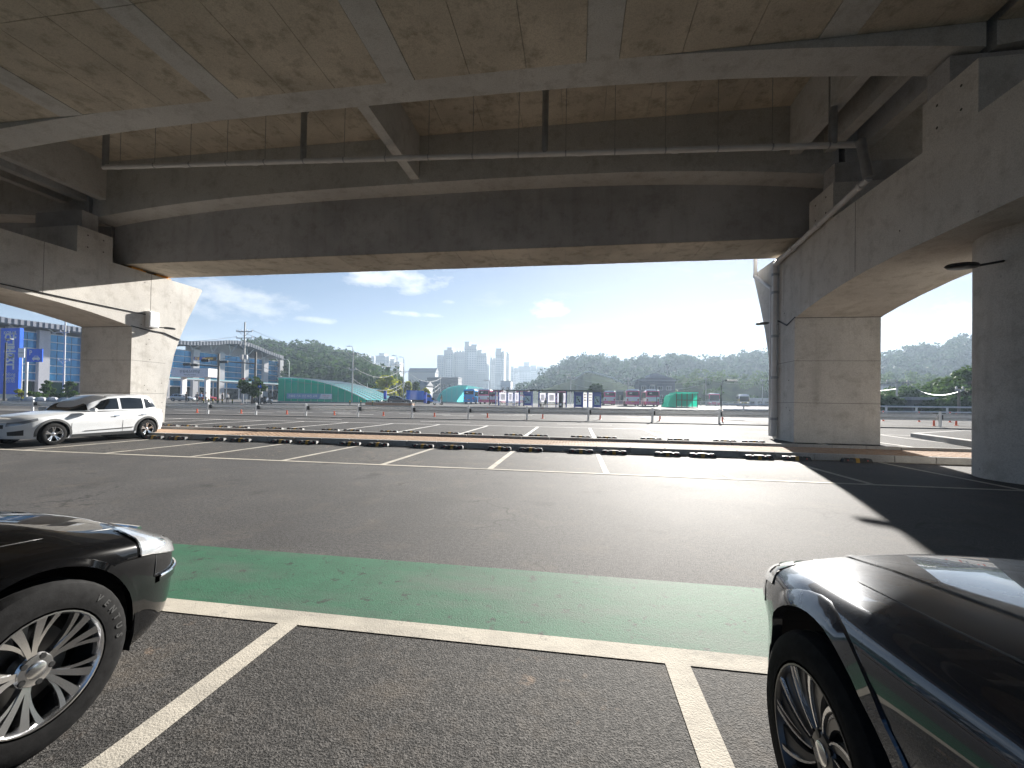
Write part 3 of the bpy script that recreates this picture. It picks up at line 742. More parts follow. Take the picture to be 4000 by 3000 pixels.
def wheel(parent, loc, R, rim, width, style, out, scale_detail=1):
    """out=+1: the outer face looks to +x"""
    w = MB(); n = 40 if scale_detail else 20
    X = lambda h: h*out
    prof = [(rim, -.5), (rim+.012, -.5), (R-.05, -.52), (R-.012, -.44), (R, -.33), (R, .33), (R-.012, .44), (R-.05, .52), (rim+.015, .5), (rim, .5), (rim-.02, .3), (rim-.02, -.3)]
    prof = [(r, h*width) for r, h in prof]
    w.lathe(prof, n, (0, 0, 0), (out, 0, 0), closed=True)
    wo = child(w, 'wheel', 'tyre', parent, smooth=35); wo.location = loc
    if scale_detail:   # tread grooves and a raised sidewall band
        for h in (-.2, 0, .2): child(MB().lathe([(R+.0006, h*width-.004), (R+.0012, h*width-.004), (R+.0012, h*width+.004), (R+.0006, h*width+.004)], 40, (0, 0, 0), (out, 0, 0), closed=True), 'tread_groove', 'trim_black', wo)
        for k in range(64):
            a = 2*math.pi*k/64; d = Vector((0, math.cos(a), math.sin(a)))
            pass
    f = width*.5
    child(MB().lathe([(rim-.004, -f*.7), (rim+.004, f*.9), (rim+.008, f*1.0), (rim-.006, f*1.0), (rim-.016, f*.85), (rim-.022, -f*.7)], n, (0, 0, 0), (out, 0, 0)), 'rim', 'alloy' if style != 'turbine' else 'alloy_dark', wo, smooth=40)
    child(MB().lathe([(0, -f*.15), (rim*.72, -f*.15), (rim*.72, -f*.05), (0, -f*.05)], n, (0, 0, 0), (out, 0, 0)), 'brake_disc', 'disc_metal', wo, smooth=40)
    child(MB().lathe([(0, -f*.72), (rim-.01, -f*.72), (rim-.01, -f*.6), (0, -f*.6)], n, (0, 0, 0), (out, 0, 0)), 'rim_barrel', 'trim_black', wo)
    def spoke(a0, a1, r0, r1, w0, w1, x0, x1, mat, th=.02):
        mb = MB(); seg = 6; ring = []
        for i in range(seg+1):
            q = i/seg; a = a0+(a1-a0)*q; r = r0+(r1-r0)*q; hw = w0+(w1-w0)*q**1.5; x = x0+(x1-x0)*q
            d = Vector((0, math.cos(a), math.sin(a))); tt = Vector((0, -math.sin(a), math.cos(a)))
            ring.append([d*r+tt*hw+Vector((X(x-th), 0, 0)), d*r+tt*hw*.8+Vector((X(x), 0, 0)), d*r-tt*hw*.8+Vector((X(x), 0, 0)), d*r-tt*hw+Vector((X(x-th), 0, 0))])
        vs = [p for rg in ring for p in rg]
        fs = [(4*i+k, 4*i+(k+1) % 4, 4*i+4+(k+1) % 4, 4*i+4+k) for i in range(seg) for k in range(4)]+[(0, 3, 2, 1), (4*seg, 4*seg+1, 4*seg+2, 4*seg+3)]
        child(mb.add(vs, fs), 'spoke', mat, wo, smooth=30)
    hubx = f*.62
    if style == 'twin':
        for k in range(5):
            a = 2*math.pi*k/5+math.pi/2+.2
            for s_ in (-1, 1):
                spoke(a+s_*.10, a+s_*.20, .05, rim-.006, .011, .022, hubx, f*.93, 'alloy', .03)
                spoke(a+s_*.20, a+s_*.46, rim*.36, rim-.006, .006, .014, hubx*1.02, f*.93, 'alloy', .022)
    elif style == 'turbine':
        for k in range(12):
            a = 2*math.pi*k/12+.1
            spoke(a, a+.5, .045, rim-.004, .012, .052, hubx*.92, f*.86, 'alloy_dark', .012)
            spoke(a-.05, a+.36, rim*.28, rim-.004, .003, .010, hubx*.92+.012, f*.86+.012, 'alloy', .008)
            if k % 2: spoke(a+.16, a+.45, rim*.5, rim-.004, .002, .007, hubx*.92+.012, f*.86+.012, 'alloy', .006)
    else:
        for k in range(5):
            a = 2*math.pi*k/5+math.pi/2
            spoke(a-.1, a-.16, .04, rim-.004, .012, .02, hubx, f*.9, 'alloy', .03); spoke(a+.1, a+.16, .04, rim-.004, .012, .02, hubx, f*.9, 'alloy', .03)
    child(MB().lathe([(.066, f*.2), (.066, hubx-.004), (.058, hubx+.006), (.036, hubx+.008)], 24, (0, 0, 0), (out, 0, 0)), 'hub', 'alloy' if style != 'turbine' else 'alloy_dark', wo, smooth=35)
    child(MB().lathe([(.034, hubx), (.034, hubx+.011), (.029, hubx+.014), (0, hubx+.015)], 20, (0, 0, 0), (out, 0, 0)), 'hub_cap', 'alloy', wo, smooth=35)
    if scale_detail:
        for k in range(5):
            a = 2*math.pi*k/5+.2+math.pi/2+math.pi/5; d = Vector((0, math.cos(a), math.sin(a)))*.052
            child(MB().lathe([(.012, hubx-.006), (.012, hubx+.009), (.009, hubx+.0095)], 8, d, (out, 0, 0)), 'lug_nut', 'trim_black', wo)
    return wo

def liner(parent, y, z, r, x0, x1):   # dark wheel-arch lining
    for s_ in (1, -1):
        mb = MB(); n = 20; vs = []
        for i in range(n+1):
            a = -.35+(math.pi+.7)*i/n
            for x in (x0, x1): vs.append((s_*x, y+math.cos(a)*r, z+math.sin(a)*r))
        mb.add(vs, [(2*i, 2*i+1, 2*i+3, 2*i+2) for i in range(n)])
        vs2 = [(s_*x0, y+math.cos(-.35+(math.pi+.7)*i/n)*r, z+math.sin(-.35+(math.pi+.7)*i/n)*r) for i in range(n+1)]
        mb.add(vs2, [tuple(range(n+1))])
        child(mb, 'wheel_arch_lining', 'trim_black', parent)
def arch_lip(parent, sh, y, z, r, mat, wd, name='wheel_arch_trim', sides=(1, -1), proud=.012):
    """trim round the wheel opening lying on the side surface"""
    for s_ in sides:
        mb = MB(); n = 26; vs = []
        for i in range(n+1):
            a = -.12+(math.pi+.24)*i/n
            for rr, off in ((r-.004, -.03), (r-.004, proud), (r+wd*.9, proud*.9), (r+wd, -.004)):
                yy = y+math.cos(a)*rr; zz = max(z+math.sin(a)*rr, .16); u = sh.uy(yy)
                zb, zs = float(itp(yy, sh.zb)), float(itp(yy, sh.zs)); v = min(max((zz-zb)/(zs-zb), 0), 1)
                p = sh.P(u, v, s_); vs.append((p.x+s_*off, yy, zz))
        mb.add(vs, [(4*i+k, 4*i+k+1, 4*i+5+k, 4*i+4+k) for i in range(n) for k in range(3)])
        child(mb, name, mat, parent, smooth=50)

# ---- black sedan at the left edge
t = thing('black_sedan', (-3.05, 1.41, 0), 'glossy black sedan with silver multi-spoke wheel at the lower left', 'car', rz=0)
sh = Shell([(0, .90), (.40, .885), (.66, .80), (.82, .63), (.895, .36), (.92, 0), (.93, -.6), (.935, -1.6), (.93, -2.6), (.90, -3.2), (.78, -3.6), (.4, -3.78), (0, -3.8)],
           zb=[(1, .22), (.6, .20), (.3, .17), (-3.8, .2)], zs=[(1.0, .60), (.75, .66), (.5, .735), (.2, .785), (-.4, .83), (-1, .88), (-2.5, .93), (-3.8, .9)],
           zt=[(1, .66), (.75, .74), (.5, .815), (.2, .875), (-.3, .935), (-.8, .99), (-1.5, 1.02), (-3, 1.05), (-3.8, .98)],
           sidep=[(0, .07), (.12, .03), (.3, .012), (.55, 0), (.78, .005), (.87, .014), (.93, .029), (.97, .052), (1, .09)], crown=2.6)
A = [(0, .345, .40), (-2.75, .345, .40)]
child(MB().box(-.535, .535, -3.5, .62, .17, .62), 'underbody', 'trim_black', t)
child(sh.mesh(150, 26, A), 'body', 'paint_black', t, smooth=60)
liner(t, 0, .345, .405, .55, .885); liner(t, -2.75, .345, .405, .55, .885)
for s_ in (1, -1):
    wheel(t, (s_*.815, .012, .340), .342, .224, .22, 'twin', s_, 1 if s_ == 1 else 0); wheel(t, (s_*.815, -2.75, .335), .335, .222, .22, 'twin', s_, 0)
cb = Shell([(0, -.70), (.5, -.74), (.70, -.95), (.76, -1.6), (.77, -2.2), (.70, -2.9), (.5, -3.25), (0, -3.3)], zb=[(9, .9), (-9, .93)], zs=[(9, 1.3), (-.7, .98), (-1.5, 1.36), (-2.6, 1.38), (-3.3, 1.1)],
           zt=[(0, 1.0), (-.7, 1.0), (-1.5, 1.42), (-2.4, 1.45), (-3.3, 1.12)], sidep=[(0, 0), (.5, .06), (1, .16)], crown=2.2)
child(cb.mesh(40, 8, []), 'cabin', 'glass_dark', t, smooth=50)
for s_ in (1, -1):
    hl = quadpatch((.085, .76), (.186, .84), (.178, 1.15), (.095, 1.12))
    child(sh.patch(hl, 12, 8, s_, .004), 'headlight_housing', 'lamp_silver', t, smooth=50)
    ho = child(sh.patch(hl, 12, 8, s_, .012), 'headlight', 'headlight_glass', t, smooth=50)
    for cu, cv in ((.115, .93), (.152, .97)):
        c = sh.P(cu, cv, s_); nn = sh.N(cu, cv, s_); child(MB().lathe([(.032, .0), (.036, .006), (.022, .008), (0, .004)], 16, c+nn*.001, nn), 'lamp_bowl', 'chrome', ho, smooth=40)
    child(sh.ribbon([(.085+.101*k/10, .755+.08*k/10) for k in range(11)], s_, .005, .006), 'headlight_rim', 'trim_black', t)
    # bumper rubbing strip with a bright insert, bumper seam, lower lip, fog lamp recess
    child(sh.patch(quadpatch((.02, .56), (.168, .52), (.168, .60), (.02, .66)), 18, 4, s_, .011), 'bumper_strip', 'paint_black', t, smooth=60)
    child(sh.ribbon([(.03+.138*k/14, .655-.06*k/14) for k in range(15)], s_, .008, .012), 'bright_strip', 'chrome', t)
    child(sh.ribbon([(.172, .60), (.170, .72), (.168, .85)], s_, .003, .001), 'bumper_seam', 'trim_black', t)
    child(sh.patch(quadpatch((.075, .16), (.115, .16), (.115, .42), (.075, .42)), 8, 6, s_, .003), 'fog_lamp', 'trim_black', t, smooth=60)
    c = sh.P(.095, .3, s_); nn = sh.N(.095, .3, s_); child(MB().lathe([(.04, 0), (.042, .012), (.03, .016), (0, .014)], 14, c+nn*.002, nn), 'fog_lens', 'lamp_silver', t, smooth=40)
    child(sh.ribbon([(.09, 1.14), (.14, 1.16), (.18, 1.16), (.24, 1.15), (.30, 1.14), (.36, 1.13)], s_, .0035, .0), 'bonnet_gap', 'trim_black', t)
    arch_lip(t, sh, 0, .345, .40, 'paint_black', .03, sides=(s_,), proud=.006)
child(MB().path([(x, .93-.25*x*x, .62) for x in np.linspace(-.3, .3, 9)], .015), 'grille_bar', 'chrome', t)
for i, ch in enumerate('VENTUS'):
    a = rad(46-9.5*i); d = Vector((0, math.cos(a), math.sin(a))); o = link_mesh(text_mesh(ch, .036, 'tyre_letter', 'tyre_lettering', ext=.0006, bold=.001), 'tyre_lettering', t)
    o.matrix_local = Matrix((Vector((0, d.z, -d.y)), d, Vector((1, 0, 0)))).transposed().to_4x4(); o.location = (.9288, .012+d.y*.285, .34+d.z*.285)

# ---- dark SUV at the right edge
t = thing('dark_suv', (1.70, 1.50, 0), 'dark blue-black SUV with turbine-style wheel at the lower right', 'car')
sv = Shell([(0, .87), (.42, .85), (.68, .77), (.83, .60), (.905, .34), (.93, 0), (.94, -.6), (.945, -1.6), (.94, -2.6), (.91, -3.3), (.78, -3.65), (.4, -3.8), (0, -3.82)],
           zb=[(1, .26), (.6, .24), (.3, .2), (-3.8, .24)], zs=[(1.0, .69), (.75, .73), (.5, .785), (.2, .84), (-.4, .895), (-1, .95), (-2.5, 1.0), (-3.8, 1.0)],
           zt=[(1, .74), (.75, .805), (.5, .86), (.2, .915), (-.3, .985), (-.8, 1.06), (-1.5, 1.1), (-3, 1.1), (-3.8, 1.05)],
           sidep=[(0, .06), (.12, .03), (.3, .02), (.5, .022), (.62, .012), (.72, 0), (.82, .004), (.88, .013), (.93, .027), (.97, .05), (1, .09)], crown=2.4)
A = [(0, .36, .425), (-2.72, .36, .425)]
child(MB().box(-.535, .535, -3.5, .60, .2, .66), 'underbody', 'trim_black', t)
child(sv.mesh(150, 26, A), 'body', 'paint_navy', t, smooth=60)
liner(t, 0, .36, .43, .55, .88); liner(t, -2.72, .36, .43, .55, .88)
for s_ in (1, -1):
    wheel(t, (s_*.825, 0, .352), .352, .245, .22, 'turbine', s_, 1 if s_ == -1 else 0); wheel(t, (s_*.825, -2.72, .352), .352, .245, .22, 'turbine', s_, 0)
    arch_lip(t, sv, 0, .36, .425, 'paint_navy', .055, sides=(s_,), proud=.008); arch_lip(t, sv, -2.72, .36, .425, 'paint_navy', .055, sides=(s_,), proud=.008)
    hl = quadpatch((.10, .83), (.190, .88), (.176, 1.03), (.10, 1.06))
    child(sv.patch(hl, 12, 6, s_, .004), 'headlight', 'lamp_silver', t, smooth=50); child(sv.patch(quadpatch((.115, .90), (.172, .92), (.168, .98), (.115, .98)), 8, 4, s_, .007), 'headlight_lens', 'lens_grey', t, smooth=50)
    child(sv.ribbon([(.10, .83), (.145, .855), (.190, .88), (.184, .95), (.176, 1.03)], s_, .0025, .004), 'headlight_rim', 'trim_black', t)
    child(sv.ribbon([(.09, 1.12), (.14, 1.13), (.19, 1.125), (.24, 1.12), (.30, 1.12), (.36, 1.12)], s_, .004, -.001), 'bonnet_gap', 'trim_black', t)
    child(sv.ribbon([(.172, .86), (.176, .80), (.178, .72)], s_, .0025, .0), 'bumper_seam', 'trim_black', t)
    u_ = sv.uy(-.62); child(sv.ribbon([(u_, .05), (u_, .4), (u_+.004, .7), (u_+.006, .99)], s_, .004, -.001), 'door_gap', 'trim_black', t)
    child(sv.patch(quadpatch((sv.uy(-.42), .02), (sv.uy(-2.2), .02), (sv.uy(-2.2), .16), (sv.uy(-.42), .16)), 20, 4, s_, .006), 'sill_trim', 'trim_black', t, smooth=60)
    # raised creases on the bonnet
    child(sv.patch(quadpatch((.12, 1.30), (.36, 1.33), (.36, 1.36), (.12, 1.34)), 24, 4, s_, .006), 'bonnet_crease', 'paint_navy', t, smooth=60)
cb = Shell([(0, -.55), (.5, -.60), (.72, -.85), (.80, -1.5), (.81, -2.4), (.76, -3.2), (.5, -3.6), (0, -3.66)], zb=[(9, .95), (-9, 1.0)], zs=[(9, 1.3), (-.55, 1.05), (-1.4, 1.5), (-2.8, 1.52), (-3.66, 1.25)],
           zt=[(0, 1.06), (-.55, 1.06), (-1.4, 1.56), (-2.6, 1.6), (-3.66, 1.3)], sidep=[(0, 0), (.5, .05), (1, .15)], crown=2.2)
child(cb.mesh(40, 8, []), 'cabin', 'glass_dark', t, smooth=50)
for s_ in (1, -1):
    child(cb.ribbon([(u, .04) for u in np.linspace(.18, .8, 20)], s_, .012, .004), 'window_trim', 'chrome', t)
    pass

# ---- generic whole car
def full_car(name, loc, rz, lab, paint, L_=4.35, H=1.55, grp=None, detail=1, style='five', suv=True, scale=1.0):
    t = thing(name, loc, lab, 'car', grp, rz)
    b = .86; wb = 2.70 if L_ > 4 else 2.4; tail = -(L_-b); W_ = .90; hs = H/1.55
    s_h = Shell([(0, b), (.42, b-.02), (.66, b-.10), (.80, b-.27), (.87, b-.52), (W_-.01, 0), (W_, -.6), (W_, -1.6), (W_, -2.5), (W_-.02, tail+.45), (W_-.12, tail+.15), (.45, tail+.02), (0, tail)],
               zb=[(1, .24), (.6, .22), (.2, .2), (-2.6, .2), (tail, .32)], zs=[(1, .66*hs), (.7, .72*hs), (.4, .80*hs), (0, .86*hs), (-.6, .92*hs), (-2.4, .98*hs), (tail+.3, 1.02*hs), (tail, .98*hs)],
               zt=[(1, .70*hs), (.7, .80*hs), (.3, .90*hs), (-.3, .98*hs), (-.8, 1.02*hs), (-2.5, 1.06*hs), (tail, 1.02*hs)],
               sidep=[(0, .05), (.15, .02), (.35, .015), (.6, 0), (.82, .004), (.9, .014), (.96, .034), (1, .065)], crown=2.6)
    A = [(0, .33, .385), (-wb, .33, .385)]
    q = (110, 18) if detail else (44, 9)
    child(s_h.mesh(q[0], q[1], A), 'body', paint, t, smooth=60)
    liner(t, 0, .33, .39, .5, .84); liner(t, -wb, .33, .39, .5, .84)
    for s_ in (1, -1):
        wheel(t, (s_*.79, 0, .325), .325, .215, .205, style, s_, 0); wheel(t, (s_*.79, -wb, .325), .325, .215, .205, style, s_, 0)
        if suv:
            arch_lip(t, s_h, 0, .33, .385, 'cladding', .06, sides=(s_,)); arch_lip(t, s_h, -wb, .33, .385, 'cladding', .06, sides=(s_,))
            child(s_h.patch(quadpatch((s_h.uy(-.44), .0), (s_h.uy(-wb+.44), .0), (s_h.uy(-wb+.44), .13), (s_h.uy(-.44), .13)), 16, 3, s_, .008), 'sill_trim', 'cladding', t)
    re = tail+.12
    c_ = Shell([(0, -.62), (.45, -.66), (.68, -.86), (.76, -1.3), (.77, -2.0), (.74, -2.8), (.66, re+.25), (.4, re+.05), (0, re)], zb=[(9, .95*hs), (-2.4, .99*hs), (-9, 1.02*hs)],
              zs=[(0, 1.03*hs), (-.62, 1.04*hs), (-1.1, 1.26*hs), (-1.55, 1.43*hs), (-2.2, 1.475*hs), (-2.9, 1.45*hs), (re+.25, 1.36*hs), (re, 1.12*hs)],
              zt=[(0, 1.05*hs), (-.62, 1.05*hs), (-1.1, 1.29*hs), (-1.6, 1.49*hs), (-2.1, 1.54*hs), (-2.8, 1.53*hs), (re+.3, 1.45*hs), (re, 1.15*hs)], sidep=[(0, -.04), (.5, .015), (1, .09)], crown=2.0, y_in=(.5, .45))
    child(c_.mesh(q[0]*2//3, max(6, q[1]//2), []), 'cabin', paint, t, smooth=50)
    for s_ in (1, -1):
        U = c_.uy
        wins = [((U(-.95), .12), (U(-1.80), .10), (U(-1.80), .90), (U(-1.35), .88)), ((U(-1.90), .10), (U(-2.62), .10), (U(-2.62), .88), (U(-1.90), .90)), ((U(-2.70), .12), (U(-3.18), .30), (U(-2.95), .80), (U(-2.70), .87))]
        for w_ in wins: child(c_.patch(quadpatch(*w_), 8, 5, s_, .006), 'window', 'glass_dark', t, smooth=60)
    def wsf(a, b_): return (a*.235, .10+.0*b_ + b_*1.02)
    for s_ in (1, -1):
        child(c_.patch(lambda a, b_: (a*.225, .08+b_*1.18), 12, 9, s_, .006), 'windscreen', 'glass_dark', t, smooth=60)
        child(c_.patch(lambda a, b_: (1-a*.13, .2+b_*.85), 8, 6, s_, .006), 'rear_window', 'glass_dark', t, smooth=60)
        hl = quadpatch((.085, .74), (.20, .88), (.20, .985), (.085, .96))
        child(s_h.patch(hl, 8, 5, s_, .006), 'headlight', 'lens_grey', t, smooth=50)
        u1 = 1-.12
        child(s_h.patch(quadpatch((u1-.03, .80), (u1+.06, .80), (u1+.06, .97), (u1-.03, .97)), 6, 4, s_, .008), 'tail_lamp', 'lamp_red', t, smooth=50)
        for yy in (-.42, -1.86, -2.72):
            u_ = s_h.uy(yy); child(s_h.ribbon([(u_, .14 if yy > -2.5 else .5), (u_, .6), (u_, .99)], s_, .004, -.001), 'door_gap', 'trim_black', t)
        for yy in (-1.62, -2.5):
            u_ = s_h.uy(yy); child(s_h.patch(quadpatch((u_-.012, .80), (u_+.02, .80), (u_+.02, .835), (u_-.012, .835)), 4, 3, s_, .025), 'door_handle', 'chrome', t)
        child(s_h.patch(quadpatch((s_h.uy(-.75), .22), (s_h.uy(-2.2), .26), (s_h.uy(-2.2), .30), (s_h.uy(-.75), .255)), 12, 3, s_, .012), 'side_moulding', 'cladding', t)
        child(MB().lathe([(0, -.10), (.05, -.095), (.075, -.02), (.07, .05), (0, .09)], 12, (s_*.98, -.92, 1.02*hs), (1, .15, 0)), 'door_mirror', paint, t, smooth=50)
        if suv: child(MB().path([c_.P(u, 1.12, s_)+Vector((0, 0, .03)) for u in np.linspace(c_.uy(-1.5), c_.uy(-3.0), 10)], .016), 'roof_rail', 'alloy', t)
        child(s_h.patch(quadpatch((.09, .20), (.15, .20), (.15, .50), (.09, .42)), 6, 5, s_, .006), 'fog_lamp', 'trim_black', t)
        child(s_h.patch(quadpatch((0, .60), (.075, .62), (.075, .84), (0, .86)), 6, 4, s_, .008), 'grille', 'trim_black', t)
    child(MB().box(-.26, .26, b-.012, b+.012, .42, .53), 'number_plate', 'plate_white', t)
    child(MB().box(-.26, .26, tail-.012, tail+.012, .62, .73), 'number_plate', 'plate_white', t)
    t.scale = (scale, scale, scale)
    return t
full_car('white_suv', (-15.9, 10.15, 0), rad(180), 'white compact SUV parked nose-out beside the left pier', 'paint_white', scale=1.0)
# ---------------------------------------------------------------- materials for the surroundings
plain('station_glass', (.02, .23, .47), .08, .2, .35, .25, coat=.3); plain('station_stone', (.50, .49, .50), .6); plain('mullion', (.50, .53, .56), .4, .5)
plain('roof_grey', (.16, .17, .19), .5, .3); plain('wall_white', (.68, .68, .70), .6); plain('wall_grey', (.30, .31, .34), .7); plain('wall_dark', (.10, .11, .13), .7)
plain('sign_blue', (.012, .13, .80), .4); plain('sign_white', (.80, .80, .80), .5); plain('sign_black', (.012, .012, .013), .5); plain('sign_red', (.50, .03, .04), .45); plain('sign_yellow', (.75, .48, .04), .45)
plain('shelter_blue', (.015, .05, .34), .4);  plain('poster_photo', (.30, .14, .10), .5, 0, .6, 3)
plain('pole_concrete', (.42, .42, .41), .7); plain('pole_brown', (.12, .105, .085), .6); plain('wire', (.30, .30, .31), .5, .3); plain('wood', (.32, .18, .10), .7)
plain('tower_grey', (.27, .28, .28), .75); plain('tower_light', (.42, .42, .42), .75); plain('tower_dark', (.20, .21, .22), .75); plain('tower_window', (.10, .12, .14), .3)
plain('building_grey', (.13, .135, .155), .75); plain('bark', (.09, .065, .045), .9)
def sheetglass(name, col, tl, tp, rough=.1):   # tinted sheet: some light is scattered through, some passes straight
    m = NT(name); m.set(Base_Color=col, Roughness=rough)
    a = m.n('BsdfTranslucent'); a.inputs['Color'].default_value = (*col, 1); b = m.n('BsdfTransparent'); b.inputs['Color'].default_value = (*[min(1, c*1.3+.1) for c in col], 1)
    x = m.n('MixShader'); x.inputs[0].default_value = tl; y = m.n('MixShader'); y.inputs[0].default_value = tp
    m.l(m.b.outputs[0], x.inputs[1]); m.l(a.outputs[0], x.inputs[2]); m.l(x.outputs[0], y.inputs[1]); m.l(b.outputs[0], y.inputs[2]); m.l(y.outputs[0], m.o.inputs['Surface'])
sheetglass('glass_green', (.03, .50, .40), .6, .25); sheetglass('glass_teal', (.36, .74, .74), .6, .15, .25)
sheetglass('glass_clear', (.7, .76, .8), .1, .85, .05)
sheetglass('poster', (.74, .74, .80), .5, .1, .4); sheetglass('poster_map', (.55, .72, .76), .5, .05, .4); sheetglass('paper_white', (.86, .86, .86), .5, .02, .4)
def leafmat(name, c0, c1, tr=.35):
    m = NT(name); v = m.pos(); nz = m.noise(v, .35, 3); nf = m.noise(v, 6, 2)
    col = m.mix(m.ramp(nz, [(.35, 0.), (.65, 1.)]), c0, c1); col = m.mix(m.ramp(nf, [(.3, .4), (.6, 0.)]), col, tuple(x*.6 for x in c0))
    m.set(Base_Color=col, Roughness=.7, Specular_IOR_Level=.05)
    tb = m.n('BsdfTranslucent'); m.l(col, tb.inputs['Color']); mx = m.n('MixShader'); mx.inputs[0].default_value = tr
    m.l(m.b.outputs[0], mx.inputs[1]); m.l(tb.outputs[0], mx.inputs[2]); m.l(mx.outputs[0], m.o.inputs['Surface'])
leafmat('leaf_dark', (.028, .060, .022), (.055, .095, .030)); leafmat('leaf_mid', (.035, .075, .018), (.075, .125, .028)); leafmat('leaf_yellow', (.22, .26, .02), (.42, .40, .03), .5)
leafmat('leaf_pine', (.022, .050, .024), (.04, .075, .030)); plain('grass', (.05, .062, .028), .95, 0, .3, .15, spec=.0)

def facing(px, Y, py=1560):   # a spot on the ground under pixel column px at distance Y
    p = onY(px, py, Y); return Vector((p.x, Y, gz(p.x, Y)))
def leaf_cloud(centers, radii, per, size, flat=.75):
    """small leaf quads scattered through ellipsoids; returns verts, faces"""
    C_ = np.repeat(np.asarray(centers, float), per, axis=0); R_ = np.repeat(np.asarray(radii, float), per, axis=0); n = len(C_)
    d = RNG.normal(size=(n, 3)); d /= np.linalg.norm(d, axis=1)[:, None]
    rr = RNG.uniform(.25, 1, n)**.45; P = C_+d*R_*rr[:, None]
    nn = d*.7+RNG.normal(size=(n, 3))*.7; nn /= np.linalg.norm(nn, axis=1)[:, None]
    a = np.cross(nn, RNG.normal(size=(n, 3))); a /= np.linalg.norm(a, axis=1)[:, None]; b = np.cross(nn, a)
    s_ = (size*RNG.uniform(.6, 1.4, n))[:, None]
    V = np.stack([P-a*s_-b*s_*flat*.4, P+a*s_*.2-b*s_*flat, P+a*s_+b*s_*flat*.3, P-a*s_*.1+b*s_*flat], axis=1).reshape(-1, 3)
    F = np.arange(4*n).reshape(-1, 4); return V, F
def tree(name, base, h, r, mat, lab, cat='tree', grp=None, clumps=26, per=60, leaf=.22, trunk=.35, shape='round'):
    t = thing(name, base, lab, cat, grp)
    rs = np.random.default_rng(int(abs(base[0]*97+base[1]*31)) % 99991)
    cs, rd = [], []; z0 = h*trunk
    for i in range(clumps):
        f = rs.uniform(0, 1)
        if shape == 'cone': w = r*(1-f)*.95+.12*r; zz = z0+(h-z0)*f
        else: w = r*math.sqrt(max(.05, 1-(2*f-.85)**2/1.4)); zz = z0+(h-z0)*f*.92
        a = rs.uniform(0, 6.28); q = math.sqrt(rs.uniform(0, 1))*w*.8
        cs.append((math.cos(a)*q, math.sin(a)*q, zz)); k = r*rs.uniform(.24, .42); rd.append((k, k, k*.72))
    V, F = leaf_cloud(cs, rd, per, leaf)
    link_mesh(npmesh('crown', V, F, mat), 'crown', t)
    mb = MB().path([(0, 0, -.2), (.03*h*.1, 0, h*.25), (0, .02, h*.55), (0, 0, h*.85)], [r*.09+.03, r*.075+.02, r*.05+.02, .02], 8)
    for i in range(6):
        c = cs[i*3 % len(cs)]; zz = min(c[2]*.75, h*.7); mb.path([(0, 0, zz*.75), (c[0]*.5, c[1]*.5, (zz+c[2])/2*.95), c], [r*.045+.012, r*.03+.008, .008], 5)
    child(mb, 'trunk', 'bark', t, smooth=50)
    return t

# ---------------------------------------------------------------- station building (left)
A2 = onY(160, 1290, 72); B2 = onY(1091, 1407, 132)
fd = Vector((B2.x-A2.x, B2.y-A2.y, 0)); FL = fd.length; fd.normalize(); fn = Vector((fd.y, -fd.x, 0))   # fn towards us
if fn.dot(Vector((0, 0, 0))-A2) < 0: fn = -fn
def fp(px, py, off=0.0):
    o = Vector((A2.x, A2.y, 0))+fn*off; d = ray(px, py); C0 = Vector((0, 0, EYE))
    tt = ((o-C0).x*fn.x+(o-C0).y*fn.y)/(d.x*fn.x+d.y*fn.y); return C0+d*tt
def fbox(mb, p, hx, hn, z0, z1):
    c = Vector((p.x, p.y, (z0+z1)/2)); return mb.obox(c, (fd, fn, (0, 0, 1)), hx, hn, (z1-z0)/2)
st = thing('station_building', (A2.x, A2.y, 1.2), 'long glass station building with stone pilasters and a wave roof', 'building')
ZT = 14.6; ZB = 1.2
PIL = [-260, -80, 40, 160, 330, 500, 640, 756, 857, 952, 1030, 1091]
pp = [fp(x, 1500) for x in PIL]
for p in pp: fbox(MB(), p+fn*.35, .85 if p is not pp[-1] else .7, .6, ZB, ZT+.3).build('pilaster', 'station_stone', st)
nrow = 6
for a, b in zip(pp[:-1], pp[1:]):
    w = (b-a).length; c = (a+b)/2
    for r in range(nrow):
        z0 = ZB+3.2+(ZT-ZB-3.4)*r/nrow; z1 = ZB+3.2+(ZT-ZB-3.4)*(r+1)/nrow
        nsp = 3 if w > 5 else 2
        for k in range(nsp):
            q = a+(b-a)*((k+.5)/nsp); fbox(MB(), q-fn*.12, w/nsp/2-.05, .05, z0+.09, z1-.09).build('pane', 'station_glass', st)
        fbox(MB(), c+fn*.02, w/2, .1, z1-.11, z1+.07).build('mullion', 'mullion', st)
    fbox(MB(), c-fn*.3, w/2-.9, .1, ZB, ZB+3.1).build('ground_floor_glass', 'glass_dark', st)
    fbox(MB(), c+fn*.05, w/2-.8, .2, ZB+3.05, ZB+3.35).build('lintel', 'station_stone', st)
mid = (pp[0]+pp[-1])/2
fbox(MB(), mid-fn*9, (pp[-1]-pp[0]).length/2, 8.5, ZB, ZT-.2).build('building_core', 'wall_grey', st)
q = fp(900, 1400); fbox(MB(), q-fn*6, 7, 3, ZT-.2, ZT+3.4).build('plant_room', 'wall_white', st)
RF = [(-260, 1188), (-80, 1222), (40, 1243), (160, 1258), (330, 1281), (520, 1306), (690, 1329), (760, 1334), (845, 1334), (890, 1329), (930, 1330), (975, 1339), (1015, 1355), (1050, 1371), (1080, 1382), (1108, 1390)]
top = [fp(x, y, 3.0) for x, y in RF]; vs = []
for p in top:
    for off, dz in ((0, 0), (0, -1.1), (-13, -1.1), (-13, 0)): vs.append(Vector((p.x, p.y, p.z+dz))+fn*off)
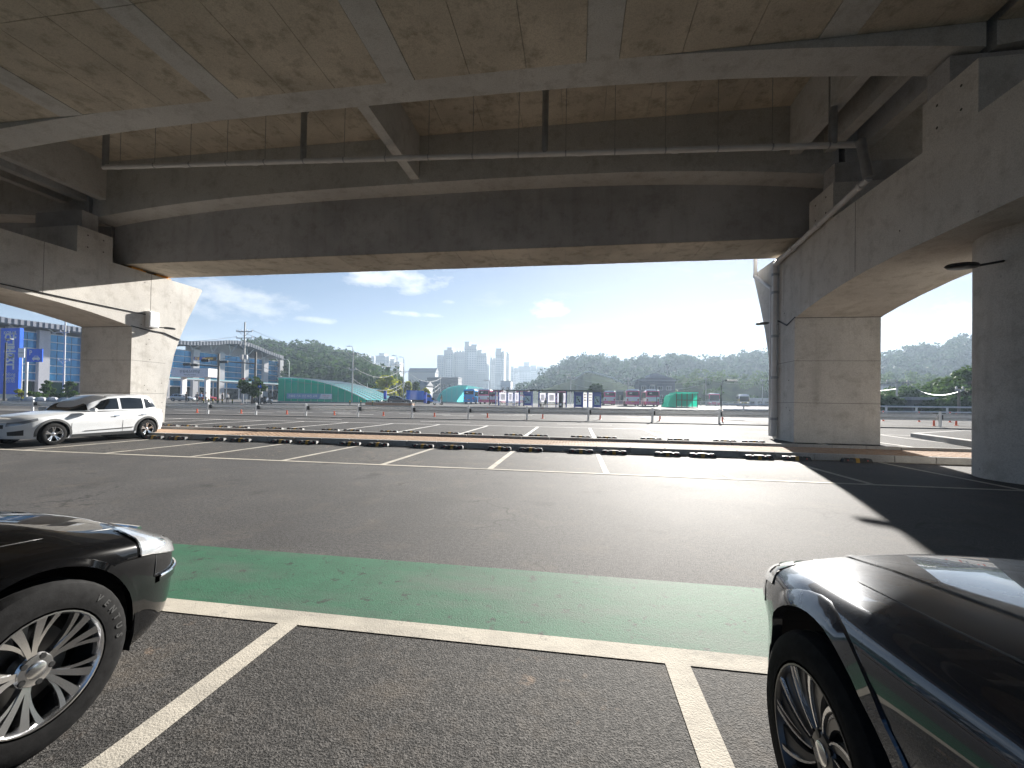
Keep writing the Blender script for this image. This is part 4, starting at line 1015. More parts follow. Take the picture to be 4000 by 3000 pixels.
n = len(top); mb = MB().add(vs, [(4*i+k, 4*i+(k+1) % 4, 4*i+4+(k+1) % 4, 4*i+4+k) for i in range(n-1) for k in range(4)]+[(0, 3, 2, 1), (4*n-4, 4*n-3, 4*n-2, 4*n-1)])
rf = mb.build('roof', 'roof_grey', st)
def along(pts, t_):
    L_ = [0]
    for a, b in zip(pts[:-1], pts[1:]): L_.append(L_[-1]+(b-a).length)
    s_ = t_*L_[-1]
    for i in range(len(pts)-1):
        if s_ <= L_[i+1]+1e-6: return pts[i].lerp(pts[i+1], (s_-L_[i])/(L_[i+1]-L_[i]))
    return pts[-1]
for i in range(84):
    p = along(top, .004+i/84*.99); MB().obox((p.x, p.y, p.z-.55), (fd, fn, (0, 0, 1)), .22, .12, .5).build('roof_fin', 'wall_grey', rf)
for i in range(26):
    p = along(top, (i+.3)/26); b0 = Vector((p.x, p.y, 0))-fn*2.4+fd*(1.7 if i % 2 else -1.7)
    MB().tube((p.x-fn.x*1.2, p.y-fn.y*1.2, p.z-1.0), (b0.x, b0.y, ZT), .13, 6).build('roof_strut', 'mullion', st)
# walkway canopy with posts in front of the station
cn = thing('walkway_canopy', fp(760, 1560, 12), 'low white walkway canopy on thin posts before the station', 'canopy')
c0, c1 = fp(620, 1490, 9), fp(1085, 1490, 9); L_ = (c1-c0).length; cc = (c0+c1)/2
MB().obox((cc.x, cc.y, 6.1), (fd, fn, (0, 0, 1)), L_/2, 1.7, .16).build('canopy_roof', 'mullion', cn)
MB().obox((cc.x, cc.y, 6.34), (fd, fn, (0, 0, 1)), L_/2, 1.2, .06).build('canopy_glass', 'glass_teal', cn)
for i in range(9):
    p = c0.lerp(c1, (i+.5)/9); MB().tube((p.x, p.y, 1.1), (p.x, p.y, 6.0), .16, 8).build('post', 'steel_white', cn)
    MB().obox((p.x, p.y, 5.85), (fd, fn, (0, 0, 1)), .08, 1.5, .1).build('bracket', 'steel_white', cn)
# name board over the entrance
def board(name, px0, px1, py0, py1, Y, mat, lab, cat='sign', depth=.25, frame=None):
    a, b = onY(px0, py0, Y), onY(px1, py1, Y); t = thing(name, ((a.x+b.x)/2, Y, b.z), lab, cat)
    MB().box(a.x, b.x, Y-depth/2, Y+depth/2, b.z, a.z).build('board', mat, t)
    return t, (a.x+b.x)/2, (a.z+b.z)/2, b.x-a.x, a.z-b.z
t, cx, cz, w, h = board('station_name_board', 693, 834, 1440, 1474, 74, 'wall_white', 'white curved-lettering name board over the station forecourt', depth=2.5)
text_obj('안동버스터미널', h*.42, 'sign_black', t, (0, -1.26, h*.58), (rad(90), 0, 0)); text_obj('Andong Bus Terminal', h*.18, 'sign_black', t, (0, -1.26, h*.24), (rad(90), 0, 0))
MB().box(cx-w*.35, cx-w*.3, 73.6, 74.6, 1.0, cz-h/2).build('post', 'steel_white', t); MB().box(cx+w*.3, cx+w*.35, 73.6, 74.6, 1.0, cz-h/2).build('post', 'steel_white', t)
t, cx, cz, w, h = board('gold_sign', 758, 845, 1394, 1407, 76, 'glass_dark', 'thin dark sign with gold lettering on the station front', depth=.1)
text_obj('건설', h*.95, 'sign_yellow', t, (-w*.36, -.06, h*.5), (rad(90), 0, 0), bold=.02); text_obj('안전보건교육원', h*.6, 'sign_yellow', t, (w*.12, -.06, h*.45), (rad(90), 0, 0), bold=.01)
# blue totem and parking sign at the far left
t, cx, cz, w, h = board('station_totem', 12, 78, 1283, 1540, 58, 'sign_blue', 'tall blue station totem with white lettering at the left edge', depth=.5)
tz = lambda f: h*f
text_obj('KORAIL', w*.2, 'sign_white', t, (0, -.26, tz(.925)), (rad(90), 0, 0), bold=.015)
for i, ch in enumerate('안동역'): text_obj(ch, w*.72, 'sign_white', t, (0, -.26, tz(.80-.165*i)), (rad(90), 0, 0), bold=.05)
text_obj('Andong', w*.21, 'sign_white', t, (0, -.26, tz(.30)), (rad(90), 0, 0)); text_obj('Station', w*.21, 'sign_white', t, (0, -.26, tz(.25)), (rad(90), 0, 0)); text_obj('安东站', w*.21, 'sign_white', t, (0, -.26, tz(.20)), (rad(90), 0, 0))
MB().box(cx-w/2, cx+w/2, 57.8, 58.2, .75, cz-h/2).build('plinth', 'steel_white', t)
MB().box(cx-w/2-1.4, cx-w/2-.06, 57.85, 58.15, .75, cz+h/2).build('side_panel', 'grey_metal', t)
t, cx, cz, w, h = board('parking_sign', 107, 166, 1363, 1414, 50, 'sign_blue', 'square blue parking sign with white letter and car symbol', depth=.12)
text_obj('P', h*.52, 'sign_white', t, (-w*.25, -.065, h*.68), (rad(90), 0, 0), bold=.02)
MB().box(cx-w*.12, cx+w*.36, 49.92, 49.935, cz-h*.34, cz-h*.18).prism([(cx-w*.06, cz-h*.18), (cx+w*.30, cz-h*.18), (cx+w*.23, cz-h*.04), (cx+.01*w, cz-h*.04)], lambda u, v, q: (u, q, v), 49.92, 49.935).build('car_symbol', 'sign_white', t)
MB().box(cx+w*.01, cx+w*.23, 49.905, 49.915, cz-h*.16, cz-h*.08).build('symbol_window', 'sign_blue', t)
for s_ in (-.02, .26): MB().lathe([(h*.05, 0), (h*.05, .01), (0, .01)], 10, (cx+w*s_, 49.918, cz-h*.35), (0, -1, 0)).build('symbol_wheel', 'sign_white', t)
p = onY(97, 1560, 50); MB().tube((p.x, 50.1, gz(p.x, 50)), (p.x, 50.1, onY(97, 1362, 50).z), .16, 10).box(p.x, cx-w/2+.1, 50.02, 50.12, cz-.06, cz+.06).build('post', 'steel_white', t)
t, cx, cz, w, h = board('notice_board', 73, 96, 1360, 1397, 52, 'sign_white', 'small white notice board between totem and parking sign', depth=.1)
MB().box(cx-w*.42, cx+w*.42, 51.93, 51.945, cz-.05, cz+.05).build('board_divider', 'grey_metal', t); MB().tube((cx, 52.1, gz(cx, 52)), (cx, 52.1, cz), .06, 8).build('post', 'steel_white', t)

# ---------------------------------------------------------------- poles, lights and wires
def pole(name, px, py_top, Y, lab, r=.16, mat='pole_concrete', arms=(), lamp=None, cat='utility pole', grp=None, base_py=None):
    b = facing(px, Y); top = onY(px, py_top, Y); t = thing(name, b, lab, cat, grp)
    MB().tube((b.x, Y, b.z-.2), (b.x, Y, top.z), r, 10, r*.62).build('pole', mat, t, smooth=40)
    H = top.z-b.z
    for f, w, n_ in arms:
        z = b.z+H*f; MB().box(b.x-w/2, b.x+w/2, Y-.14, Y-.02, z-.07, z+.07).build('cross_arm', 'grey_metal', t)
        for k in range(n_):
            x = b.x-w/2+.1+(w-.2)*k/max(n_-1, 1); MB().lathe([(.05, 0), (.11, .08), (.05, .12), (.11, .2), (.05, .26), (.02, .34)], 8, (x, Y-.08, z+.07)).build('insulator', 'station_stone', t)
        MB().tube((b.x-w*.3, Y-.1, z-.05), (b.x, Y-.1, z-w*.28), .04, 5).tube((b.x+w*.3, Y-.1, z-.05), (b.x, Y-.1, z-w*.28), .04, 5).build('arm_brace', 'grey_metal', t)
    if lamp:
        s_, ln = lamp
        MB().path([(b.x, Y, top.z-.1), (b.x+s_*ln*.3, Y, top.z+.45), (b.x+s_*ln, Y-.1, top.z+.5)], .06, 6).build('lamp_arm', mat, t)
        MB().obox((b.x+s_*(ln+.35), Y-.1, top.z+.47), ((1, 0, 0), (0, 1, 0), (0, 0, 1)), .42, .16, .07).build('lamp_head', 'grey_metal', t, bevel=.03)
    return t, Vector((b.x, Y, b.z)), top.z
polesinfo = {}
def P_(k, *a, **kw): polesinfo[k] = pole(*a, **kw)
P_('main', 'utility_pole', 950, 1258, 70, 'tallest utility pole with three cross arms before the station', r=.2, arms=((.88, 3.4, 4), (.80, 3.4, 3), (.70, 1.8, 2)), cat='utility pole', grp='utility poles')
tm = polesinfo['main'][0]; bp = polesinfo['main'][1]
for s_ in (-1, 1): MB().lathe([(.0, 0), (.26, .02), (.26, .8), (.2, .9), (0, .92)], 12, (bp.x+s_*.45, 69.9, bp.z+8.0)).build('transformer', 'pole_concrete', tm, smooth=40)
P_('b', 'utility_pole', 1375, 1362, 78, 'utility pole with a curved street lamp behind the green glass entrance', arms=((.90, 2.2, 3), (.62, 1.6, 2)), lamp=(-1, .5), grp='utility poles')
P_('c', 'utility_pole', 1548, 1395, 105, 'left of two lamp-topped utility poles by the yellow tree', arms=((.83, 2.4, 3), (.68, 2.4, 3)), lamp=(-1, .6), grp='utility poles')
P_('d', 'utility_pole', 1575, 1402, 105, 'right of two lamp-topped utility poles by the yellow tree', arms=((.70, 2.2, 3),), lamp=(-1, .6), grp='utility poles')
P_('e', 'utility_pole', 247, 1256, 64, 'utility pole before the station glass left of the sunlit pier', r=.17, arms=((.5, 2.6, 3), (.86, 2.0, 3)), grp='utility poles')
P_('f', 'utility_pole', 1719, 1465, 140, 'thin utility pole below the tall apartment towers', r=.14, arms=((.9, 1.8, 2),), grp='utility poles')
P_('g', 'utility_pole', 2228, 1468, 110, 'utility pole above the roof of the bus shelters', r=.14, arms=((.93, 2.0, 2),), lamp=(-1, .5), grp='utility poles')
P_('h', 'utility_pole', 2452, 1472, 115, 'utility pole between the pink buses and the grey building', r=.14, arms=((.92, 2.0, 3), (.72, 2.0, 3)), grp='utility poles')
P_('i', 'utility_pole', 2757, 1468, 130, 'utility pole on the slope right of the green glass box', r=.13, arms=((.9, 1.8, 2),), grp='utility poles')
P_('j', 'utility_pole', 2978, 1480, 110, 'utility pole touching the drain-pipe pier on its left', r=.12, arms=((.95, 1.2, 2),), grp='utility poles')
P_('k', 'utility_pole', 3503, 1480, 62, 'utility pole before the white house right of the shaded pier', r=.13, arms=((.88, 2.6, 3),), grp='utility poles')
P_('l', 'utility_pole', 3746, 1516, 50, 'dark short utility pole before bushes at the far right', r=.14, mat='pole_brown', arms=((.93, .8, 2),), grp='utility poles')
P_('s1', 'street_lamp', 1127, 1412, 82, 'street lamp pole behind the left end of the green glass entrance', r=.09, mat='steel_white', lamp=(-1, 1.6), cat='street lamp', grp='street lamps')
P_('s2', 'street_lamp', 1912, 1496, 74, 'black street lamp between the pink bus and the shelter', r=.08, mat='dark_metal', lamp=(-1, .4), cat='street lamp', grp='street lamps')
P_('s3', 'street_lamp', 2565, 1515, 82, 'black street lamp behind the third pink bus roof', r=.08, mat='dark_metal', lamp=(-1, .4), cat='street lamp', grp='street lamps')
P_('s4', 'street_lamp', 2817, 1508, 40, 'dark lamp pole beside the yellow minibus', r=.06, mat='dark_metal', lamp=(1, .5), cat='street lamp', grp='street lamps')
P_('s5', 'street_lamp', 1569, 1472, 68, 'black lamp pole in front of the blue truck', r=.06, mat='dark_metal', cat='street lamp', grp='street lamps')
P_('s6', 'street_lamp', 16, 1340, 42, 'black lamp pole before the blue totem at the left edge', r=.13, mat='dark_metal', lamp=(1, .3), cat='street lamp', grp='street lamps')
P_('s7', 'street_lamp', 1434, 1498, 90, 'pale short lamp pole right of the green glass entrance', r=.06, mat='steel_white', cat='street lamp', grp='street lamps')
# traffic signals on mast arms
def signal(px, py_top, Y, arm_py, arm_px, heads, lab, mat='pole_brown', r=.2):
    b = facing(px, Y); t = thing('traffic_signal', b, lab, 'traffic signal', 'traffic signals on mast arms')
    zt = onY(px, py_top, Y).z; MB().tube((b.x, Y, b.z), (b.x, Y, zt), r, 10, r*.8).build('pole', mat, t, smooth=40)
    e0, e1 = onY(px, arm_py[0], Y), onY(arm_px, arm_py[1], Y); MB().tube((b.x, Y, e0.z), e1, .1, 8, .06).build('mast_arm', 'steel_white' if mat != 'pole_brown' else mat, t, smooth=40)
    for hx in heads:
        f = (hx-px)/(arm_px-px); p = e0.lerp(e1, f)
        hd = MB().obox((p.x, Y-.2, p.z-.1), ((1, 0, 0), (0, 1, 0), (0, 0, 1)), .72, .14, .21).build('signal_head', 'sign_black', t, bevel=.03)
        for k in range(4): MB().lathe([(.13, 0), (.15, .1), (.13, .1), (.11, .02), (0, .02)], 10, (p.x-.51+.34*k, Y-.34, p.z-.1), (0, -1, 0)).build('signal_lens', 'dark_metal', hd)
    return t
signal(851, 1382, 66, (1432, 1420), 715, [735, 765], 'brown traffic signal mast left of the tallest utility pole')
signal(995, 1374, 66, (1421, 1405), 788, [806, 880], 'traffic signal mast whose long arm crosses before the tallest pole')
# short signs by the junction
def post_sign(name, px, py0, py1, Y, lab, build):
    b = facing(px, Y); t = thing(name, b, lab, 'road sign'); z0, z1 = onY(px, py1, Y).z, onY(px, py0, Y).z
    MB().tube((b.x, Y, b.z), (b.x, Y, z0+.02), .05, 8).build('post', 'steel_white', t); build(t, b.x, Y-.08, (z0+z1)/2, (z1-z0)/2); return t
def rnd(t, x, y, z, r): MB().lathe([(r, 0), (r, .04), (0, .04)], 24, (x, y, z), (0, -1, 0)).build('sign_plate', 'sign_red', t); MB().box(x-r*.6, x+r*.6, y-.055, y-.045, z-r*.14, z+r*.14).build('white_bar', 'sign_white', t)
post_sign('round_sign', 950, 1476, 1492, 62, 'round red no-entry sign on the tallest pole', rnd)
def tri(t, x, y, z, r): MB().prism([(x-r, z-r*.6), (x+r, z-r*.6), (x+r*.35, z+r), (x-r*.35, z+r)], lambda u, v, q: (u, q, v), y-.03, y).build('sign_plate', 'sign_blue', t); MB().prism([(x-r*.3, z-r*.3), (x+r*.3, z-r*.3), (x, z+r*.6)], lambda u, v, q: (u, q, v), y-.045, y-.032).build('symbol', 'sign_white', t)
post_sign('crossing_sign', 1015, 1500, 1518, 60, 'blue pedestrian-crossing sign right of the small palm', tri)
def wsg(t, x, y, z, r): MB().box(x-r*.55, x+r*.55, y-.04, y, z-r, z+r).build('sign_plate', 'sign_white', t); MB().box(x-r*.12, x+r*.12, y-.055, y-.042, z-r*.7, z+r*.6).build('symbol', 'sign_black', t)
post_sign('white_sign', 963, 1519, 1541, 60, 'small white upright sign before the small palm', wsg)
t, cx, cz, w, h = board('display_board', 997, 1043, 1510, 1529, 63, 'sign_black', 'black display board with a yellow edge left of the green entrance', depth=.3)
MB().box(cx-w/2-.35, cx-w/2-.02, 62.8, 63.1, cz-h/2, cz+h/2).build('yellow_edge', 'sign_yellow', t); MB().box(cx-.15, cx+.15, 62.95, 63.1, gz(cx, 63), cz-h/2).build('post', 'grey_metal', t)
# catenaries: grouped as one wire per thing
def wire(a, b, sag, lab, r=.03):
    a, b = Vector(a), Vector(b); pts = [a.lerp(b, i/10)-Vector((0, 0, sag*4*(i/10)*(1-i/10))) for i in range(11)]
    o = MB().path(pts, r, 4).build('power_line', 'wire', None, base=a); return tag(o, lab, 'power line', 'power lines')
def tp(k, f, dx=0, dy=-.08):
    t_, b, zt = polesinfo[k]; return Vector((b.x+dx, b.y+dy, b.z+(zt-b.z)*f))
wi = [('main', .90, 1.5, 'b', .92, .9, 1.2), ('main', .90, -1.5, 'b', .92, -.9, 1.2), ('main', .82, 1.5, 'b', .64, .6, 1.6), ('main', .55, 0, 'b', .45, 0, 1.8), ('main', .50, 0, 'b', .40, 0, 2.0),
      ('b', .92, .9, 'c', .85, 1.0, 1.6), ('b', .64, .6, 'c', .70, 1., 1.8), ('b', .45, 0, 'd', .45, 0, 2.2), ('b', .40, 0, 'd', .38, 0, 2.4), ('c', .85, .6, 'd', .72, .6, .3),
      ('d', .72, .9, 'f', .92, .6, 2.2), ('d', .45, 0, 'f', .7, 0, 2.6), ('d', .38, 0, 'f', .55, 0, 2.6), ('f', .92, .6, 'g', .94, .8, 2.4), ('f', .7, 0, 'g', .8, 0, 2.6),
      ('g', .94, .8, 'h', .93, .9, 1.2), ('g', .75, 0, 'h', .74, 0, 1.4), ('h', .93, .9, 'i', .91, .7, 1.4), ('h', .74, .9, 'i', .75, 0, 1.6), ('i', .91, .7, 'j', .95, .5, 1.2), ('e', .87, .8, 'main', .82, -1.5, 1.5), ('e', .52, 1.0, 'main', .6, 0, 1.8), ('k', .88, 1.2, 'l', .93, .3, 1.0), ('j', .8, 0, 'k', .7, 0, 1.4)]
NMP = {'main': 'the tallest pole', 'b': 'the curved-lamp pole', 'c': 'the left lamp-topped pole', 'd': 'the right lamp-topped pole', 'f': 'the pole below the towers', 'g': 'the pole above the shelters', 'h': 'the pole by the grey building', 'i': 'the slope pole', 'j': 'the pole touching the pier', 'e': 'the station pole', 'k': 'the white-house pole', 'l': 'the dark short pole'}
seen = {}
for a, fa, xa, b, fb, xb, sg in wi:
    k = (a, b); seen[k] = seen.get(k, 0)+1
    wire(tp(a, fa, xa), tp(b, fb, xb), sg, '%s wire between %s and %s' % (['highest', 'second highest', 'third highest', 'fourth highest', 'lowest'][seen[k]-1], NMP[a], NMP[b]))
# ---------------------------------------------------------------- green glass entrances
def prof_entrance(name, prof, Y0, Y1, lab, glass, npan, ribs):
    """prof: pixel outline of the curved roof edge (left to right) at distance Y0; extruded back to Y1"""
    pts = [onY(x, y, Y0) for x, y in prof]; zb = gz(pts[0].x, Y0)
    t = thing(name, (sum(p.x for p in pts)/len(pts), Y0, zb), lab, 'entrance')
    xs_ = [p.x for p in pts]; zs_ = [p.z for p in pts]; zat = lambda x: float(np.interp(x, xs_, zs_))
    xa, xb = xs_[0], xs_[-1]
    for k in range(npan):
        x0, x1 = xa+(xb-xa)*k/npan+.03, xa+(xb-xa)*(k+1)/npan-.03
        z0, z1 = zat(x0)-.12, zat(x1)-.12
        if max(z0, z1) > zb+.3:
            MB().hexa([(x0, Y0, zb+.25), (x1, Y0, zb+.25), (x1, Y0+.06, zb+.25), (x0, Y0+.06, zb+.25)], [(x0, Y0, max(z0, zb+.28)), (x1, Y0, max(z1, zb+.28)), (x1, Y0+.06, max(z1, zb+.28)), (x0, Y0+.06, max(z0, zb+.28))]).build('pane', glass, t)
            if k: MB().box(x0-.06, x0, Y0-.03, Y0+.09, zb, max(z0, zb+.3)).build('mullion', 'mullion', t)
    MB().box(xa-.1, xb+.2, Y0-.1, Y0+.25, zb-.1, zb+.25).build('plinth', 'granite_kerb', t)
    m_ = 22; X_ = [xa-.15+(xb-xa+.3)*i/m_ for i in range(m_+1)]
    vs = []
    for x in X_:
        for y, dz in ((Y0-.2, 0), (Y1, 0), (Y1, -.08), (Y0-.2, -.08)): vs.append((x, y, max(zat(x), zb+.05)+dz))
    MB().add(vs, [(4*i+k, 4*i+(k+1) % 4, 4*i+4+(k+1) % 4, 4*i+4+k) for i in range(m_) for k in range(4)]+[(0, 3, 2, 1), (4*m_, 4*m_+1, 4*m_+2, 4*m_+3)]).build('roof_glass', 'glass_teal', t)
    for r in range(ribs):
        y = Y0-.2+(Y1-Y0+.2)*r/(ribs-1)
        MB().path([(x, y, max(zat(x), zb+.05)+.05) for x in X_], .11, 6).build('roof_rib', 'steel_white', t)
    MB().box(xa-.1, xa+.02, Y0+.1, Y1, zb, zat(xa)-.1).build('end_pane', glass, t)
    return t, zb
EN = [(1088, 1475), (1140, 1476), (1185, 1479), (1230, 1486), (1275, 1497), (1320, 1511), (1365, 1529), (1400, 1545), (1428, 1560)]
ent, zb = prof_entrance('glass_entrance', EN, 78, 92, 'large green glass station entrance with a curved ribbed roof and banner', 'glass_green', 13, 7)
a, b = onY(1120, 1536, 77.7), onY(1297, 1560, 77.7)
t = thing('banner', ((a.x+b.x)/2, 77.7, b.z), 'pale blue banner with white lettering on the green entrance', 'banner'); w = b.x-a.x; h = a.z-b.z
plain('banner_blue', (.22, .36, .55), .7)
MB().box(a.x, b.x, 77.68, 77.72, b.z, a.z).build('banner_cloth', 'banner_blue', t)
text_obj('건설업 기초 안전 보건 교육', h*.52, 'sign_white', t, (-w*.14, -.03, h*.5), (rad(90), 0, 0), bold=.015)
MB().prism([(a.x+w*.72, b.z+.05), (b.x-.05, b.z+.05), (b.x-.05, a.z-.05), (a.x+w*.76, a.z-.05)], lambda u, v, q: (u, q, v), 77.66, 77.676).build('white_panel', 'sign_white', t)
text_obj('안전보건교육 054', h*.2, 'sign_red', t, (w*.37, -.05, h*.62), (rad(90), 0, 0)); text_obj('교육문의 안내', h*.16, 'sign_black', t, (w*.37, -.05, h*.3), (rad(90), 0, 0))
# teal vault
VA = [(1705, 1565), (1712, 1545), (1730, 1525), (1755, 1512), (1790, 1506), (1826, 1506)]
prof_entrance('glass_vault', VA, 104, 122, 'pale teal glass vault left of the blue bus', 'glass_teal', 6, 6)
# flat roofed glass lobby behind the large entrance
a, b = onY(1395, 1517, 96), onY(1468, 1562, 96); t = thing('glass_lobby', ((a.x+b.x)/2, 96, b.z), 'small pale glass lobby right of the large green entrance', 'entrance')
for k in range(4): MB().box(a.x+(b.x-a.x)*k/4+.04, a.x+(b.x-a.x)*(k+1)/4-.04, 96, 96.06, b.z, a.z-.2).build('pane', 'glass_teal', t)
MB().box(a.x-.2, b.x+.2, 95.8, 101, a.z-.2, a.z).build('roof', 'glass_teal', t)
for k in range(5): MB().box(a.x+(b.x-a.x)*k/4-.04, a.x+(b.x-a.x)*k/4+.04, 95.95, 96.1, b.z-.3, a.z-.2).build('frame_post', 'steel_white', t)
# green box
Yg = 76; a, b = onY(2643, 1533, Yg), onY(2724, 1589, Yg); zb = gz(a.x, Yg)
t = thing('glass_lift_house', ((a.x+b.x)/2, Yg, zb), 'bright green glass box with steel frame between the pink buses', 'entrance')
W_ = b.x-a.x
for k in range(4):
    for r in range(2):
        MB().box(a.x+W_*k/4+.05, a.x+W_*(k+1)/4-.05, Yg, Yg+.05, zb+.1+(a.z-zb-.3)*r/2+.04, zb+.1+(a.z-zb-.3)*(r+1)/2-.04).build('pane', 'glass_green', t)
        MB().box(a.x+W_*k/4+.05, a.x+W_*(k+1)/4-.05, Yg+5, Yg+5.05, zb+.1+(a.z-zb-.3)*r/2+.04, zb+.1+(a.z-zb-.3)*(r+1)/2-.04).build('pane', 'glass_green', t)
MB().hexa([(a.x-1.6, Yg+.05, zb), (a.x-.06, Yg+.05, zb), (a.x-.06, Yg+5, zb), (a.x-1.6, Yg+5, zb)], [(a.x-.9, Yg+.05, a.z-.5), (a.x-.06, Yg+.05, a.z-.12), (a.x-.06, Yg+5, a.z-.12), (a.x-.9, Yg+5, a.z-.5)]).build('side_wing', 'glass_green', t)
for k in range(5):
    x = a.x+W_*k/4
    for y in (Yg-.03, Yg+5): MB().box(x-.06, x+.06, y-.06, y+.06, zb, a.z).build('frame_post', 'dark_metal', t)
MB().box(a.x-.1, b.x+.1, Yg-.15, Yg+5.2, a.z-.14, a.z+.05).build('roof', 'glass_green', t)
MB().box(a.x-.02, b.x+.02, Yg-.1, Yg-.02, (a.z+zb)/2-.05, (a.z+zb)/2+.05).build('cross_rail', 'dark_metal', t)
# ---------------------------------------------------------------- bus shelters
def shelter(px0, px1, py0, Y, lab, layout):
    a, b = onY(px0, py0, Y), onY(px1, py0, Y); x0, x1 = a.x, b.x; zb = gz((x0+x1)/2, Y); zt = a.z
    t = thing('bus_shelter', ((x0+x1)/2, Y, zb), lab, 'bus shelter', 'bus shelters')
    MB().box(x0-.15, x1+.15, Y-1.1, Y+.6, zt-.14, zt).build('roof', 'grey_metal', t); MB().box(x0-.15, x1+.15, Y-1.12, Y-1.1, zt-.2, zt+.02).build('roof_edge', 'dark_metal', t)
    W_ = x1-x0
    for f0, f1, kind in layout:
        xa, xb = x0+W_*f0, x0+W_*f1
        for xx in (xa+.05, xb-.05): MB().box(xx-.05, xx+.05, Y+.1, Y+.22, zb, zt-.14).build('post', 'shelter_blue', t)
        if kind == 'blue':
            MB().box(xa+.1, xb-.1, Y+.1, Y+.2, zb+.1, zt-.2).build('side_panel', 'shelter_blue', t)
            MB().box(xa+.2, xb-.2, Y+.07, Y+.098, zb+.45, zb+1.75).build('map_poster', 'poster_map', t)
            for k in range(6): MB().lathe([(.09, 0), (.09, .006), (0, .006)], 8, (xa+.35+(xb-xa-.7)*((k*37) % 10)/10, Y+.069, zb+.75+.85*((k*53) % 10)/10), (0, -1, 0)).build('map_dot', 'dark_metal', t)
        elif kind == 'poster':
            MB().box(xa+.12, xb-.12, Y+.12, Y+.17, zb+.75, zt-.45).build('poster', 'poster', t); MB().box(xa+.12, xb-.12, Y+.13, Y+.16, zb+.1, zb+.7).build('glass_pane', 'glass_clear', t)
            MB().box(xa+.3, xb-.3, Y+.1, Y+.118, zb+1.0, zt-.7).build('poster_print', 'paper_white', t)
        elif kind == 'photos':
            MB().box(xa+.12, xb-.12, Y+.12, Y+.17, zb+.2, zt-.3).build('poster', 'paper_white', t)
            for r in range(3):
                for c in range(2): MB().box(xa+.2+(xb-xa-.4)*c/2+.03, xa+.2+(xb-xa-.4)*(c+1)/2-.03, Y+.1, Y+.118, zt-.75-.42*r, zt-.5-.42*r).build('photo', 'poster_photo', t)
        else:
            MB().box(xa+.12, xb-.12, Y+.13, Y+.16, zb+.15, zt-.3).build('glass_pane', 'glass_clear', t)
    for f0, f1 in ((.12, .42), (.55, .85)):
        pass
    return t, x0, x1, zb, zt
s1 = shelter(1934, 2078, 1523, 73, 'farther blue-framed bus shelter beside the parked pink buses', [(0, .10, 'open'), (.10, .32, 'poster'), (.34, .50, 'poster'), (.52, .66, 'poster'), (.66, .78, 'open'), (.78, 1, 'blue')])
s2 = shelter(2079, 2349, 1523, 64, 'nearer blue bus shelter with map posters at both ends', [(0, .10, 'open'), (.10, .21, 'poster'), (.22, .35, 'poster'), (.36, .50, 'poster'), (.50, .62, 'open'), (.62, .735, 'blue'), (.735, .81, 'photos'), (.81, .885, 'photos'), (.885, 1, 'blue')])
for (t_, x0, x1, zb, zt), (f0, f1) in ((s1, (.12, .62)), (s2, (.1, .45))):
    Y = t_.location.y
    MB().box(x0+(x1-x0)*f0, x0+(x1-x0)*f1, Y-.35, Y+.0, zb+.40, zb+.46).build('bench_seat', 'wood', t_)
    for f in (f0+.03, f1-.03): MB().box(x0+(x1-x0)*f-.04, x0+(x1-x0)*f+.04, Y-.3, Y-.05, zb, zb+.4).build('bench_leg', 'dark_metal', t_)
    MB().box(x0+(x1-x0)*(f0+.05), x0+(x1-x0)*(f1-.08), Y+.02, Y+.06, zt-.42, zt-.24).build('name_plate', 'sign_white', t_)
t = thing('information_kiosk', facing(2191, 63.4), 'black upright information kiosk before the nearer bus shelter', 'kiosk'); p = t.location
MB().box(p.x-.32, p.x+.32, 63.2, 63.5, p.z, p.z+2.15).build('kiosk_body', 'sign_black', t); MB().box(p.x-.2, p.x+.1, 63.17, 63.198, p.z+.3, p.z+.6).build('white_label', 'sign_white', t)
